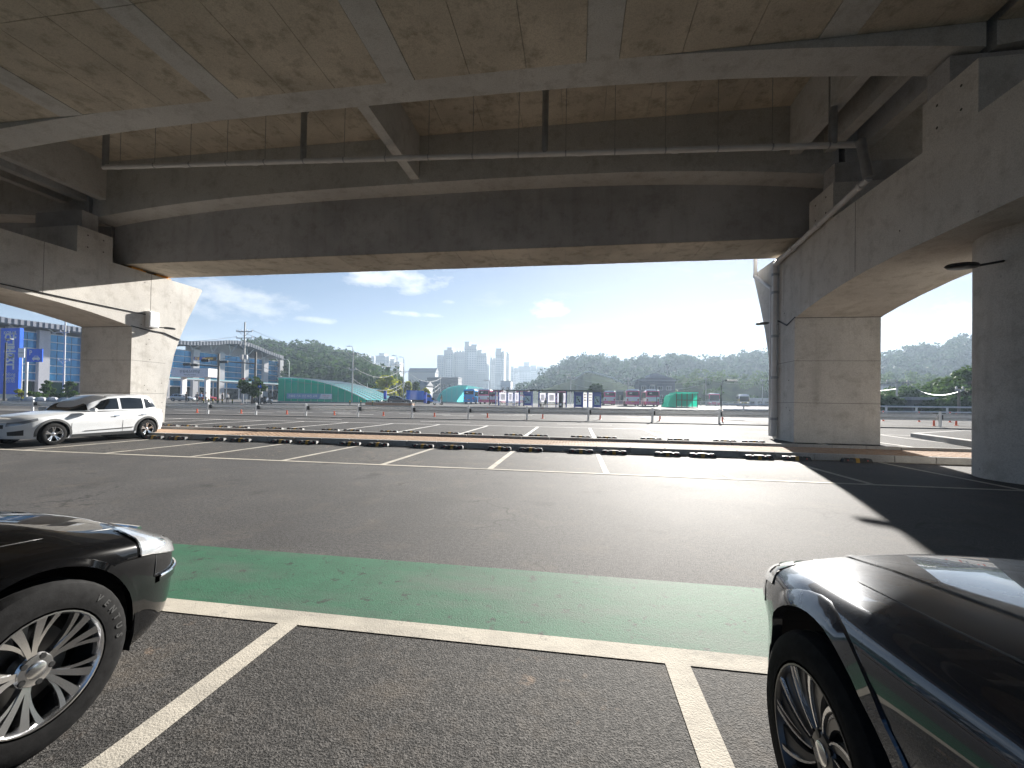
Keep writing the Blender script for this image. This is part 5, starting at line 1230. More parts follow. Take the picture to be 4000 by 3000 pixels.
# ---------------------------------------------------------------- buses
def rrect(x0, x1, y0, y1, r, n=4):
    pts = []
    for cx, cy, a0 in ((x1-r, y1-r, 0), (x0+r, y1-r, 90), (x0+r, y0+r, 180), (x1-r, y0+r, 270)):
        for k in range(n+1): a = rad(a0+90*k/n); pts.append((cx+r*math.cos(a), cy+r*math.sin(a)))
    return pts
def bus(name, px, Y, rz, lab, low, mid, up, L_=9.5, Wd=2.45, H=3.15, front=False, grp='buses in the terminal', py=None):
    p = facing(px, Y); t = thing(name, p, lab, 'bus', grp, rz)
    fn_ = lambda u, v, w: (u, v, w)
    child(MB().prism(rrect(-Wd/2, Wd/2, 0, L_, .22), fn_, .32, .95), 'lower_body', low, t, smooth=35)
    child(MB().prism(rrect(-Wd/2, Wd/2, 0, L_, .22), fn_, .95, 1.75), 'middle_body', mid, t, smooth=35)
    child(MB().prism(rrect(-Wd/2, Wd/2, 0, L_, .22), fn_, 1.75, H-.22), 'upper_body', up, t, smooth=35)
    mb = MB(); vs = []
    R0, R1 = rrect(-Wd/2, Wd/2, 0, L_, .22), rrect(-Wd/2+.2, Wd/2-.2, .2, L_-.2, .2)
    n_ = len(R0); mb.add([(x, y, H-.22) for x, y in R0]+[(x*.3+X*.7, y*.3+Yy*.7, H-.06) for (x, y), (X, Yy) in zip(R0, R1)]+[(x*.97, y, H) for x, y in R1], [(i, (i+1) % n_, n_+(i+1) % n_, n_+i) for i in range(n_)]+[(n_+i, n_+(i+1) % n_, 2*n_+(i+1) % n_, 2*n_+i) for i in range(n_)]+[tuple(range(2*n_, 3*n_))])
    child(mb, 'roof', 'paint_bus_white' if up != 'paint_bus_blue' else up, t, smooth=40)
    child(MB().box(-.8, .8, 2.2, 4.6, H-.01, H+.14), 'roof_unit', 'paint_bus_white', t, bevel=.05)
    child(MB().box(-Wd/2+.22, Wd/2-.22, -.025, .05, 2.02, H-.38), 'rear_window', 'glass_tint', t, bevel=.015)
    child(MB().box(-Wd/2+.13, Wd/2-.13, L_-.06, L_+.03, 1.25 if H > 2.8 else 1.1, H-.42), 'windscreen', 'glass_tint', t, bevel=.02)
    child(MB().box(-Wd/2+.05, Wd/2-.05, -.07, .06, .34, .56), 'rear_bumper', low, t, bevel=.03); child(MB().box(-Wd/2+.05, Wd/2-.05, L_-.06, L_+.08, .34, .62), 'front_bumper', low, t, bevel=.03)
    nw = 6 if L_ > 8 else 4
    for s_ in (-1, 1):
        for k in range(nw):
            y0 = .6+(L_-1.9)*k/nw; child(MB().box(s_*Wd/2-.02, s_*Wd/2+.02, y0+.05, y0+(L_-1.9)/nw-.05, 1.65, H-.5), 'side_window', 'glass_tint', t)
        child(MB().box(s_*(Wd/2-.26)-.11, s_*(Wd/2-.26)+.11, -.035, .04, 1.0, 1.42), 'tail_lamp', 'lamp_red', t)
        child(MB().box(s_*(Wd/2-.32)-.18, s_*(Wd/2-.32)+.18, L_-.04, L_+.04, .74, .92), 'headlight', 'lamp_silver', t)
        for y in (2.2, L_-2.0):
            w_ = child(MB().lathe([(.22, -.14), (.46, -.14), (.48, -.1), (.48, .1), (.46, .14), (.22, .14)], 18, (0, 0, 0), (1, 0, 0), closed=True), 'wheel', 'tyre', t, smooth=40); w_.location = (s_*(Wd/2-.12), y, .48)
            child(MB().lathe([(.24, -.02), (.22, .02), (.1, .03), (0, .05)], 14, (s_*.11, 0, 0), (s_, 0, 0)), 'hub', 'alloy', w_, smooth=40)
        child(MB().box(s_*(Wd/2+.16)-.05, s_*(Wd/2+.16)+.05, L_-.02, L_+.1, 1.9, 2.3), 'side_mirror', 'trim_black', t)
    child(MB().box(-.3, .3, -.05, .02, .78, .93), 'number_plate', 'plate_yellow', t); child(MB().box(-.3, .3, L_-.01, L_+.05, .66, .8), 'number_plate', 'plate_yellow', t)
    child(MB().box(-.62, -.18, -.04, .0, 2.35, 2.56), 'route_card', 'sign_white', t)
    return t
bus('blue_bus', 1831, 89, rad(2), 'bright blue city bus seen from behind beside the teal vault', 'paint_bus_blue', 'paint_bus_blue', 'paint_bus_blue')
PK = ('paint_pink', 'paint_bus_white', 'paint_pink')
bus('pink_bus', 1889, 87, rad(2), 'pink and white bus parked next to the blue bus', *PK)
bus('pink_bus', 1938, 92, rad(2), 'pink and white bus half hidden by the farther shelter', *PK)
bus('pink_bus', 2036, 92, rad(1), 'pink and white bus seen through the gap between the shelters', *PK)
bus('pink_bus', 2190, 95, rad(0), 'pink and white bus seen behind the black kiosk', *PK)
bus('pink_bus', 2382, 90, rad(0), 'leftmost of three pink buses right of the shelters, standing apart', *PK, H=3.0, Wd=2.35)
bus('pink_bus', 2472, 82, rad(-3), 'middle of three pink buses right of the shelters', *PK)
bus('pink_bus', 2550, 82, rad(-3), 'rightmost of three pink buses, next to the green glass box', *PK)
bus('pink_bus', 2775, 122, rad(182-13), 'pink and white bus facing us right of the green glass box', *PK, front=True)
bus('minibus', 2893, 108, rad(180-14), 'cream yellow minibus facing us beside the right pier', 'paint_cream', 'paint_cream', 'paint_bus_white', L_=7, Wd=2.1, H=2.65, front=True)
# ---------------------------------------------------------------- truck, cars, two-wheelers
p = facing(1585, 78); t = thing('blue_truck', p, 'blue box truck with rounded cab left of the teal vault', 'truck', rz=rad(-62))
child(MB().prism(rrect(-1.0, 1.0, 0, 3.4, .06), lambda u, v, w: (u, v, w), .8, 2.6), 'cargo_box', 'paint_blue', t); child(MB().box(-1.01, -1.0, .3, 3.1, 1.2, 2.4), 'white_panel', 'paint_bus_white', t); child(MB().box(-.9, .9, -.1, 3.4, .5, .79), 'chassis', 'trim_black', t)
child(MB().prism([(3.5, .5), (5.2, .5), (5.25, 1.0), (5.0, 1.25), (4.6, 1.95), (4.2, 2.05), (3.5, 2.05)], lambda u, v, w: (w, u, v), -.88, .88), 'cab', 'paint_blue', t, smooth=30, bevel=.05)
child(MB().prism([(4.97, 1.32), (5.02, 1.34), (4.66, 1.93), (4.6, 1.92)], lambda u, v, w: (w, u, v), -.78, .78), 'windscreen', 'glass_dark', t)
for s_ in (-1, 1):
    child(MB().prism([(3.75, 1.3), (4.75, 1.3), (4.45, 1.88), (3.75, 1.9)], lambda u, v, w: (w, u, v), s_*.885-.01, s_*.885+.01), 'side_window', 'glass_dark', t)
    for y in (.8, 4.3): child(MB().lathe([(.16, -.1), (.34, -.1), (.34, .1), (.16, .1)], 16, (s_*.8, y, .34), (1, 0, 0), closed=True), 'wheel', 'tyre', t, smooth=40)
    child(MB().box(s_*.6-.12, s_*.6+.12, 5.2, 5.3, .72, .9), 'headlight', 'lamp_silver', t)
full_car('dark_car', facing(1590, 74), rad(-75), 'charcoal SUV parked before the blue truck', 'paint_charcoal', detail=0, grp='cars in the forecourt')
full_car('silver_car', facing(745, 70), rad(-80), 'silver car under the walkway canopy left of the brown signal mast', 'paint_silver', H=1.45, detail=0, suv=False, grp='cars in the forecourt')
full_car('red_car', facing(835, 76), rad(-80), 'red car under the walkway canopy behind the brown signal mast', 'paint_red', H=1.45, detail=0, suv=False, grp='cars in the forecourt')
full_car('dark_car', facing(1672, 82), rad(-70), 'dark car parked between blue truck and walking person', 'paint_charcoal', H=1.5, detail=0, grp='cars in the forecourt')
full_car('white_car', facing(1478, 92), rad(-80), 'white car peeking out right of the large green entrance', 'paint_white', H=1.45, detail=0, suv=False, grp='cars in the forecourt')
full_car('white_car', facing(1895, 120), rad(-80), 'white car far behind the pink buses', 'paint_white', H=1.45, detail=0, suv=False, grp='cars in the forecourt') if False else None
def scooter(px, Y, rz, lab, mat):
    t = thing('motor_scooter', facing(px, Y), lab, 'scooter', 'parked scooters', rz)
    for y in (0, 1.25): child(MB().lathe([(.12, -.05), (.23, -.05), (.25, 0), (.23, .05), (.12, .05)], 14, (0, y, .25), (1, 0, 0), closed=True), 'wheel', 'tyre', t, smooth=40)
    child(MB().prism([(-.25, .45), (.1, .3), (.75, .28), (.85, .45), (.5, .75), (-.2, .78)], lambda u, v, w: (w, u, v), -.16, .16), 'body', mat, t, bevel=.03)
    child(MB().prism([(.85, .3), (1.05, .3), (1.12, .9), (1.0, 1.0)], lambda u, v, w: (w, u, v), -.2, .2), 'leg_shield', mat, t); child(MB().box(-.14, .14, -.2, .5, .78, .86), 'seat', 'trim_black', t, bevel=.02)
    child(MB().tube((0, 1.25, .25), (0, 1.02, 1.05), .03, 6).tube((-.32, 1.0, 1.08), (.32, 1.0, 1.08), .02, 6), 'handlebar', 'dark_metal', t); child(MB().box(-.2, .2, -.5, -.1, .86, 1.2), 'top_box', 'trim_black', t, bevel=.03)
scooter(1010, 61, rad(70), 'dark scooter left of the display board foot', 'paint_charcoal'); scooter(1032, 61, rad(60), 'dark scooter under the display board', 'paint_charcoal'); scooter(1060, 62, rad(75), 'grey scooter at the left end of the green entrance', 'paint_silver')
scooter(1698, 70, rad(-60), 'white scooter right of the blue kiosk post', 'paint_bus_white')
for px, py0, py1, Y, lab in ((1504, 1527, 1561, 72, 'left blue advertising post by the blue truck'), (1661, 1532, 1575, 66, 'right blue advertising post by the walking person')):
    tt, cx, cz, w, h = board('advertising_post', px-4, px+5, py0, py1, Y, 'shelter_blue', lab, 'post', depth=.3); MB().box(cx-w*.35, cx+w*.35, Y-.17, Y-.152, cz-.2, cz+.5).build('blue_panel', 'sign_blue', tt)
for i, px in enumerate((795, 815, 832, 850, 868, 908, 1367, 1410, 1456)):
    Y = 57.5 if px < 1000 else 60; p = facing(px, Y); t = thing('bollard', p, 'short green bollard by the road, %s from the sunlit pier' % ORD[i], 'bollard', 'bollards along the road')
    child(MB().lathe([(.08, 0), (.08, .75), (.05, .8), (0, .8)], 10), 'post', 'leaf_dark', t, smooth=40); child(MB().lathe([(.085, .55), (.085, .68)], 10), 'yellow_band', 'sign_yellow', t)
t = thing('planter_wall', facing(1517, 62), 'low brown brick planter wall before the dark parked car', 'planter'); a, b = onY(1427, 1562, 62), onY(1610, 1572, 62)
zz = gz(a.x, 62); MB().box(a.x, b.x, 62, 63.2, zz, zz+.42).build('wall', 'wood', t); MB().box(a.x-.05, b.x+.05, 61.95, 63.25, zz+.42, zz+.5).build('coping', 'granite_kerb', t)
# ---------------------------------------------------------------- people
plain('skin', (.45, .27, .19), .6); plain('hair_dark', (.015, .012, .01), .6); plain('cloth_blue', (.10, .22, .42), .8); plain('cloth_dark', (.02, .022, .03), .85); plain('cloth_grey', (.20, .20, .21), .85); plain('cloth_white', (.62, .62, .62), .85); plain('cloth_khaki', (.20, .17, .11), .85)
def person(px, Y, rz, lab, shirt, trousers, pose='stand', dz=0, dy=0):
    p = facing(px, Y); t = thing('person', (p.x, p.y+dy, p.z+dz), lab, 'person', None, rz)
    J = {}
    if pose == 'sit': hip = .48; leg = lambda s: [(s*.09, 0, .46), (s*.11, -.42, .47), (s*.11, -.44, .08), (s*.11, -.58, .03)]
    elif pose == 'walk': hip = .92; leg = lambda s: [(s*.09, 0, .88), (s*.1, -.16*s, .48), (s*.1, -.10*s+(.12 if s < 0 else -.02), .08), (s*.1, -.24*s+(.1 if s < 0 else -.02), .03)]
    else: hip = .92; leg = lambda s: [(s*.09, 0, .88), (s*.11, -.02, .48), (s*.11, .01, .08), (s*.12, -.13, .03)]
    tz = hip+.02
    verts = [(0, 0, tz), (0, .0, tz+.28), (0, -.01, tz+.5), (0, -.01, tz+.58), (0, -.02, tz+.66), (0, -.03, tz+.78)]
    rads = [(.15, .11), (.145, .105), (.13, .09), (.05, .05), (.07, .085), (.075, .09)]; ed = [(i, i+1) for i in range(5)]
    for s in (-1, 1):
        b0 = len(verts)
        for i, (q, r_) in enumerate(zip(leg(s), ((.085, .09), (.06, .065), (.04, .045), (.035, .045)))): verts.append(q); rads.append(r_)
        ed += [(0, b0), (b0, b0+1), (b0+1, b0+2), (b0+2, b0+3)]
        b0 = len(verts); sw = .12*s if pose == 'walk' else 0
        arm = [(s*.19, -.01, tz+.48), (s*.24, sw*.5, tz+.22), (s*.22, -.14+sw, tz+.02 if pose != 'sit' else tz+.1), (s*.2, -.2+sw, tz-.05 if pose != 'sit' else tz+.08)]
        for q, r_ in zip(arm, ((.06, .06), (.045, .045), (.032, .032), (.03, .038))): verts.append(q); rads.append(r_)
        ed += [(2, b0), (b0, b0+1), (b0+1, b0+2), (b0+2, b0+3)]
    me = bpy.data.meshes.new('body'); me.from_pydata(verts, ed, [])
    o = bpy.data.objects.new('body', me)
    sk = o.modifiers.new('skin', 'SKIN'); 
    for i, r_ in enumerate(rads): me.skin_vertices[0].data[i].radius = r_
    me.skin_vertices[0].data[0].use_root = True
    o.modifiers.new('sub', 'SUBSURF').levels = 2
    m2 = bake(o); bpy.data.objects.remove(o)
    m2.materials.clear()
    for mm in ('skin', shirt, trousers): m2.materials.append(MATS[mm])
    idx = []
    for f in m2.polygons:
        c = f.center; idx.append(0 if c.z > tz+.57 else (0 if abs(c.x) > .17 and c.y < -.12 and c.z < tz+.13 else (2 if c.z < tz+.02 or (pose == 'sit' and c.y < -.15 and abs(c.x) < .18) else 1)))
    m2.polygons.foreach_set('material_index', idx); m2.polygons.foreach_set('use_smooth', [True]*len(idx)); m2.name = 'body'
    link_mesh(m2, 'body', t)
    hz = tz+.79; child(MB().lathe([(0, .085), (.06, .07), (.088, .02), (.09, -.04), (.075, -.09)], 14, (0, 0, hz)), 'hair', 'hair_dark', t, smooth=60)
    return t
person(1724, 72, rad(60), 'person in khaki walking alone left of the teal vault', 'cloth_khaki', 'cloth_dark', 'walk')
person(2046, 66, rad(100), 'person in blue standing between the two bus shelters', 'cloth_blue', 'cloth_dark')
person(2108, 63.8, rad(30), 'person in white seated in the nearer bus shelter', 'cloth_white', 'cloth_dark', 'sit')
person(2131, 63.8, rad(-40), 'person in grey seated on the right in the nearer bus shelter', 'cloth_grey', 'cloth_dark', 'sit')
person(2590, 80, rad(90), 'person in dark clothes walking behind the third pink bus', 'cloth_dark', 'cloth_dark', 'walk')
for i, (px, sh_, lab) in enumerate(((728, 'cloth_dark', 'person in black left of the brown signal mast'), (770, 'cloth_grey', 'person in grey left of the brown signal mast'), (784, 'cloth_blue', 'person in blue left of the brown signal mast'), (804, 'cloth_white', 'person in white just left of the brown signal mast'), (868, 'cloth_dark', 'person in black right of the brown signal mast'), (888, 'cloth_white', 'person in white right of the brown signal mast'))):
    person(px, 62, rad(40*i), lab, sh_, 'cloth_dark')
# ---------------------------------------------------------------- trees and planting
for px, Y, py, r, mat, lab, shp in ((1507, 100, 1462, 3.2, 'leaf_yellow', 'large yellow-green tree between the entrance and the poles', 'round'), (1560, 112, 1492, 1.5, 'leaf_yellow', 'first small yellow-green conifer right of the large yellow tree', 'cone'), (1593, 110, 1495, 2.0, 'leaf_yellow', 'second small conifer behind the blue truck', 'cone'),
                                    (1624, 110, 1498, 2.0, 'leaf_mid', 'third small conifer behind the blue truck cab', 'cone'), (1657, 112, 1515, 1.8, 'leaf_yellow', 'small rounded yellow tree left of the teal vault', 'round'), (1450, 108, 1498, 2.6, 'leaf_dark', 'dark green tree between green entrance and yellow tree', 'round')):
    b = facing(px, Y); h = onY(px, py, Y).z-b.z; tree('tree', b, h, r, mat, lab, grp='trees behind the forecourt', clumps=30, per=70, leaf=.25, trunk=.18, shape=shp)
b = facing(985, 60); tree('small_palm', b, onY(985, 1466, 60).z-b.z, 1.9, 'leaf_mid', 'loose green palm-like tree at the foot of the signal mast', clumps=26, per=55, leaf=.22, trunk=.35)
for i, (px, py, Y, r, lab) in enumerate(((178, 1485, 55, .9, 'round clipped shrub on a stem before the station, upper of three'), (192, 1508, 52, .8, 'clipped shrub left of the sunlit pier, in the middle'), (140, 1530, 50, 1.2, 'wide low shrub below the parking sign'), (225, 1530, 50, 1.0, 'low shrub beside the station utility pole'), (275, 1490, 58, 1.1, 'clipped pine at the left edge of the sunlit pier'), (85, 1518, 52, 1.0, 'yellowish shrub between totem and parking sign'), (300, 1528, 49, 1.1, 'dark shrub touching the sunlit pier'))):
    b = facing(px, Y); h = max(onY(px, py, Y).z-b.z, 1.0); tree('shrub', b, h, r, 'leaf_mid' if i != 5 else 'leaf_yellow', lab, 'shrub', 'shrubs before the station', clumps=16, per=60, leaf=.13, trunk=.3 if i in (0, 1, 4) else .08)
for i, (px, Y) in enumerate(((118, 49), (160, 48), (205, 49), (252, 48), (330, 48), (60, 49))):
    b = facing(px, Y); mb = MB().lathe([(0, 0), (.8, .05), (.75, .45), (.45, .75), (0, .85)], 7, b); o = mb.build('boulder', 'wall_grey', None, base=b); tag(o, 'grey landscaping boulder under the shrubs, %s from the left' % ORD[[5, 0, 1, 2, 3, 4][i] if False else [1, 2, 3, 4, 5, 0][i]], 'boulder', 'boulders under the shrubs')
for i, (px, py, Y, r, mat) in enumerate(((3480, 1535, 72, 3.2, 'leaf_mid'), (3540, 1505, 90, 4.5, 'leaf_mid'), (3600, 1525, 70, 3.4, 'leaf_dark'), (3655, 1510, 74, 3.8, 'leaf_mid'), (3700, 1480, 70, 3.2, 'leaf_mid'), (3745, 1520, 62, 3.4, 'leaf_mid'), (3790, 1430, 60, 3.6, 'leaf_mid'), (3450, 1552, 60, 2.2, 'leaf_dark'), (3655, 1552, 58, 2.4, 'leaf_dark'), (3730, 1560, 55, 2.2, 'leaf_dark'), (3850, 1500, 60, 4.0, 'leaf_mid'))):
    b = facing(px, Y); h = onY(px, py, Y).z-b.z
    tree('bushy_tree', b, max(h, 1.5), r, mat, 'bushy green tree between the shaded pier and round column, %s from the left' % ORD[i], grp='bushy trees on the right', clumps=24, per=70, leaf=.24, trunk=.1)
# low houses on the right
def house(name, px0, px1, py0, Y, lab, wall, roof, depth=8, pitch=.0, win=3):
    a, b = onY(px0, py0, Y), onY(px1, py0, Y); zb = gz(a.x, Y)-.2; t = thing(name, ((a.x+b.x)/2, Y, zb), lab, 'building')
    MB().box(a.x, b.x, Y, Y+depth, zb, a.z).build('wall', wall, t)
    if pitch:
        y0, y1 = Y-.5, Y+depth+.5; ym = Y+depth/2; x0, x1 = a.x-.4, b.x+.4
        MB().add([(x0, y0, a.z), (x1, y0, a.z), (x1, y1, a.z), (x0, y1, a.z), (x0, ym, a.z+pitch), (x1, ym, a.z+pitch)], [(0, 1, 5, 4), (2, 3, 4, 5), (0, 4, 3), (1, 2, 5), (0, 3, 2, 1)]).build('roof', roof, t)
    else: MB().box(a.x-.2, b.x+.2, Y-.3, Y+depth+.2, a.z, a.z+.35).build('roof', roof, t)
    for k in range(win):
        x = a.x+(b.x-a.x)*(k+.5)/win; w_ = (b.x-a.x)/win*.28; MB().box(x-w_, x+w_, Y-.04, Y+.05, zb+(a.z-zb)*.35, zb+(a.z-zb)*.75).build('window', 'glass_dark', t)
    return t
house('white_house', 3452, 3548, 1506, 120, 'long white house behind bushes right of the shaded pier', 'wall_white', 'wall_grey')
house('dark_shed', 3560, 3650, 1562, 58, 'low dark shed with pale roof edge among the bushes', 'wall_dark', 'wall_grey', depth=5, win=2)
house('dark_shed', 3448, 3500, 1570, 60, 'low dark shed at the foot of the shaded pier', 'wall_dark', 'wall_dark', depth=5, win=1)
house('long_shed', 2925, 3010, 1560, 118, 'long pale shed behind the yellow minibus', 'wall_white', 'wall_white', depth=8)
house('dark_wall_house', 2410, 2470, 1530, 125, 'dark low house between the pink buses', 'wall_dark', 'wall_grey', depth=6, win=2)
house('terrace_houses', 1610, 1665, 1506, 170, 'grey row of houses behind the conifers', 'wall_grey', 'wall_dark', pitch=2.0)
house('terrace_houses', 1668, 1790, 1475, 240, 'dark long building below the tallest towers', 'wall_dark', 'wall_grey', win=8)
house('hall', 1955, 1995, 1490, 260, 'white hall at the foot of the slender towers', 'wall_white', 'wall_grey', win=2)
house('school', 1595, 1700, 1455, 330, 'grey school-like building on the rise left of the towers', 'wall_grey', 'wall_dark', pitch=4, win=8)
# grey five storey block
Y = 135; a, b = onY(2497, 1488, Y), onY(2637, 1488, Y); zb = 1.3; t = thing('apartment_block', ((a.x+b.x)/2, Y, zb), 'grey five-storey block with a curved gable roof and lift mast', 'building')
MB().box(a.x, b.x, Y, Y+10, zb, a.z).build('wall', 'building_grey', t); MB().box(a.x-.3, b.x+.3, Y-.3, Y+10.3, a.z, a.z+.5).build('cornice', 'wall_grey', t)
g0, g1 = onY(2522, 1476, Y), onY(2600, 1476, Y); gm = onY(2560, 1457, Y)
MB().box(g0.x, b.x-.5, Y+1, Y+9, a.z+.5, g0.z).build('attic', 'building_grey', t)
gp = [(g0.x-.6, g0.z-.1), (g0.x+1.2, g0.z+.5), (gm.x-1.2, gm.z-.25), (gm.x, gm.z), (gm.x+1.5, gm.z-.3), (b.x-2.5, g0.z+.55), (b.x, g0.z-.1)]
MB().prism(gp, lambda u, v, w: (u, w, v), Y+.4, Y+9.5).build('roof', 'wall_grey', t)
for k in range(4): 
    for r in range(4):
        x = a.x+(b.x-a.x)*(k+.55)/4.3; z = a.z-1.6-2.75*r-1.2
        wo = MB().box(x-.75, x+.75, Y-.05, Y+.05, z, z+1.3).build('window', 'wall_white', t); MB().box(x-.62, x-.05, Y-.07, Y-.052, z+.1, z+1.2).box(x+.05, x+.62, Y-.07, Y-.052, z+.1, z+1.2).build('pane', 'glass_dark', wo)
    for r in range(5): MB().box(a.x-.04+k*(b.x-a.x)/4.02, a.x+.5+k*(b.x-a.x)/4.02, Y-.06, Y-.002, a.z-1-2.4*r-.5, a.z-1-2.4*r).build('quoin', 'wall_dark', t)
mx = onY(2614, 1440, Y); MB().tube((mx.x, Y+3, g0.z-.5), (mx.x, Y+3, mx.z), .18, 8).build('roof_mast', 'grey_metal', t); MB().lathe([(.2, 0), (.6, 1.2), (.6, 1.5), (0, 1.55)], 10, (mx.x, Y+3, mx.z)).build('mast_head', 'grey_metal', t)
# ---------------------------------------------------------------- apartment towers
def tower(x0, x1, top, Y, lab, caps=(), panel=None, mat='tower_grey', cols=4, crown=0, depth=17):
    a, b = onY(x0, top, Y), onY(x1, top, Y); t = thing('apartment_tower', ((a.x+b.x)/2, Y, 0), lab, 'apartment tower', 'apartment towers on the skyline')
    MB().box(a.x, b.x, Y, Y+depth, 0, a.z).build('tower_body', mat, t)
    for cx0, cx1, cy in caps:
        c, d = onY(cx0, cy, Y), onY(cx1, cy, Y); MB().box(c.x, d.x, Y+2, Y+depth-2, a.z, c.z).build('roof_block', mat, t); MB().box(c.x-.6, d.x+.6, Y+1.5, Y+depth-1.5, c.z, c.z+1.2).build('roof_cap', 'tower_dark', t)
    for k in range(crown):
        x = a.x+(b.x-a.x)*(k+.5)/crown; w_ = (b.x-a.x)/crown*.36; MB().prism([(x-w_, a.z), (x+w_, a.z), (x+w_, a.z+2.2), (x, a.z+3.6), (x-w_, a.z+2.2)], lambda u, v, w: (u, w, v), Y+.3, Y+6).build('roof_gable', mat, t)
    if panel: 
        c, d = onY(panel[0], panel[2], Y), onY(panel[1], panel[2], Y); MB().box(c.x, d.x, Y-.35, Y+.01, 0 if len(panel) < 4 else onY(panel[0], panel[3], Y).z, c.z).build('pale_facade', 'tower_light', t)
    else: MB().box(a.x-.05, b.x+.05, Y-.3, Y+.3, a.z-9, a.z+.8).build('dark_crown', 'tower_dark', t)
    mb = MB(); H = a.z; nf = int(H/3.0)
    for f in range(2, nf-1):
        for c in range(cols):
            x = a.x+(b.x-a.x)*(c+.5)/cols; w_ = (b.x-a.x)/cols*.26; mb.box(x-w_, x+w_, Y-.55, Y-.1, f*3.0+.9, f*3.0+2.4)
        for s_ in (a.x, b.x):
            for c in range(3): y = Y+depth*(c+.5)/3; mb.box(s_-.15, s_+.15, y-1.3, y+1.3, f*3.0+.9, f*3.0+2.4)
    tag(mb.build('window_rows', 'tower_window', t), kind='stuff'); return t
T = tower
zx = lambda x: 1200+x*.2712; zy = lambda y: 1250+y*.2712; wx = lambda x: 1650+x*.2712; wy = lambda y: 1300+y*.2712
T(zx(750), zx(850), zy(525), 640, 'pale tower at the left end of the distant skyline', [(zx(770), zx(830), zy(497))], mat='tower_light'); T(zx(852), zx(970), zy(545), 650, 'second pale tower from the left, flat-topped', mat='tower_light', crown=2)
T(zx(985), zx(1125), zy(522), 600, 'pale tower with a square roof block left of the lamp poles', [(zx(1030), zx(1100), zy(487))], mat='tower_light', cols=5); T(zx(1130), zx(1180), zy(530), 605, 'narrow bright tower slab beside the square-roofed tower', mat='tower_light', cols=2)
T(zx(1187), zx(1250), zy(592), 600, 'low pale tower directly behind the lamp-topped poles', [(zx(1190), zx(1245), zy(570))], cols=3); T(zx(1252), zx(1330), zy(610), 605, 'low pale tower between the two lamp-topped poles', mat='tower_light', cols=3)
T(wx(215), wx(305), wy(330), 560, 'lowest grey tower at the left of the tall cluster', cols=3)
T(wx(310), wx(440), wy(248), 570, 'grey tower with round roof block, second in the tall cluster', [(wx(350), wx(415), wy(220))], panel=(wx(330), wx(415), wy(385)), cols=4)
T(wx(442), wx(604), wy(285), 580, 'broad grey tower with little gables left of the tallest', crown=4, cols=6)
T(wx(606), wx(782), wy(188), 540, 'tallest tower with a high corner block', [(wx(608), wx(668), wy(137)), (wx(700), wx(775), wy(178))], panel=(wx(655), wx(780), wy(285), wy(530)), cols=5)
T(wx(784), wx(925), wy(290), 545, 'grey tower at the right shoulder of the tallest', [(wx(785), wx(848), wy(256))], panel=(wx(782), wx(920), wy(365), wy(585)), cols=5, crown=0)
T(wx(975), wx(1050), wy(382), 600, 'small tower left of the second cluster', panel=(wx(978), wx(1045), wy(465)), cols=3, crown=2)
T(wx(1053), wx(1135), wy(262), 560, 'slender tower with flat block in the second cluster', [(wx(1060), wx(1133), wy(236))], panel=(wx(1055), wx(1135), wy(355), wy(590)), cols=3); T(wx(1137), wx(1178), wy(275), 565, 'bright narrow flank of the slender tower', mat='tower_light', cols=2)
T(wx(1180), wx(1250), wy(312), 600, 'pointed-topped tower right of the slender one', crown=1, cols=3)
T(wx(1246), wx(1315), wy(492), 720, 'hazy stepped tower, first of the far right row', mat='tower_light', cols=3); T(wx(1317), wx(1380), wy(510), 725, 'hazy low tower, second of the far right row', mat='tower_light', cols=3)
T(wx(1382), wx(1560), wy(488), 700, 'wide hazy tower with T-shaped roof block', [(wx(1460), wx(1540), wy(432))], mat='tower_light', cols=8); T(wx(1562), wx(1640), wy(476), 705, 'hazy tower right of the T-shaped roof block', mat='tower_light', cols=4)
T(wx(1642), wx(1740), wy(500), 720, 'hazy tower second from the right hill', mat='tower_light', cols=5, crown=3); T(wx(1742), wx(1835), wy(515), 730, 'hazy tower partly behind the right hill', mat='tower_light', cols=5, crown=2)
# ---------------------------------------------------------------- hills with woods
def hill(name, ridge, Y, run, mat, zbase=1.4, tree_h=8, back=120):
    P = [onY(x, y, Y) for x, y in ridge]; xs_ = np.array([p.x for p in P]); zs_ = np.array([p.z for p in P])-tree_h
    X = np.linspace(xs_[0], xs_[-1], 70); Zr = np.maximum(np.interp(X, xs_, zs_), zbase); rows = [(-run, 0), (-run*.75, .22), (-run*.5, .5), (-run*.25, .80), (0, 1.0), (back*.5, .75), (back, .0)]
    V = []
    for dy, f in rows:
        for x, z in zip(X, Zr): V.append((x+(dy*x/Y if dy < 0 else dy*x/Y), Y+dy, zbase-.6+(z-zbase+.6)*f+RNG.normal()*.3))
    k = len(X); F = [(j*k+i, j*k+i+1, (j+1)*k+i+1, (j+1)*k+i) for j in range(len(rows)-1) for i in range(k-1)]
    o = link_mesh(npmesh(name, V, F, mat, True), name); tag(o, kind='structure')
    def surf(x, f):   # x at ridge, f 0..1 up the slope
        dy = -run*(1-f); z = float(np.interp(x, X, Zr)); g = float(np.interp(dy, [r[0] for r in rows[:5]], [r[1] for r in rows[:5]])); return (x+dy*x/Y, Y+dy, zbase-.6+(z-zbase+.6)*g)
    return surf, (xs_[0], xs_[-1]), (xs_, zs_)
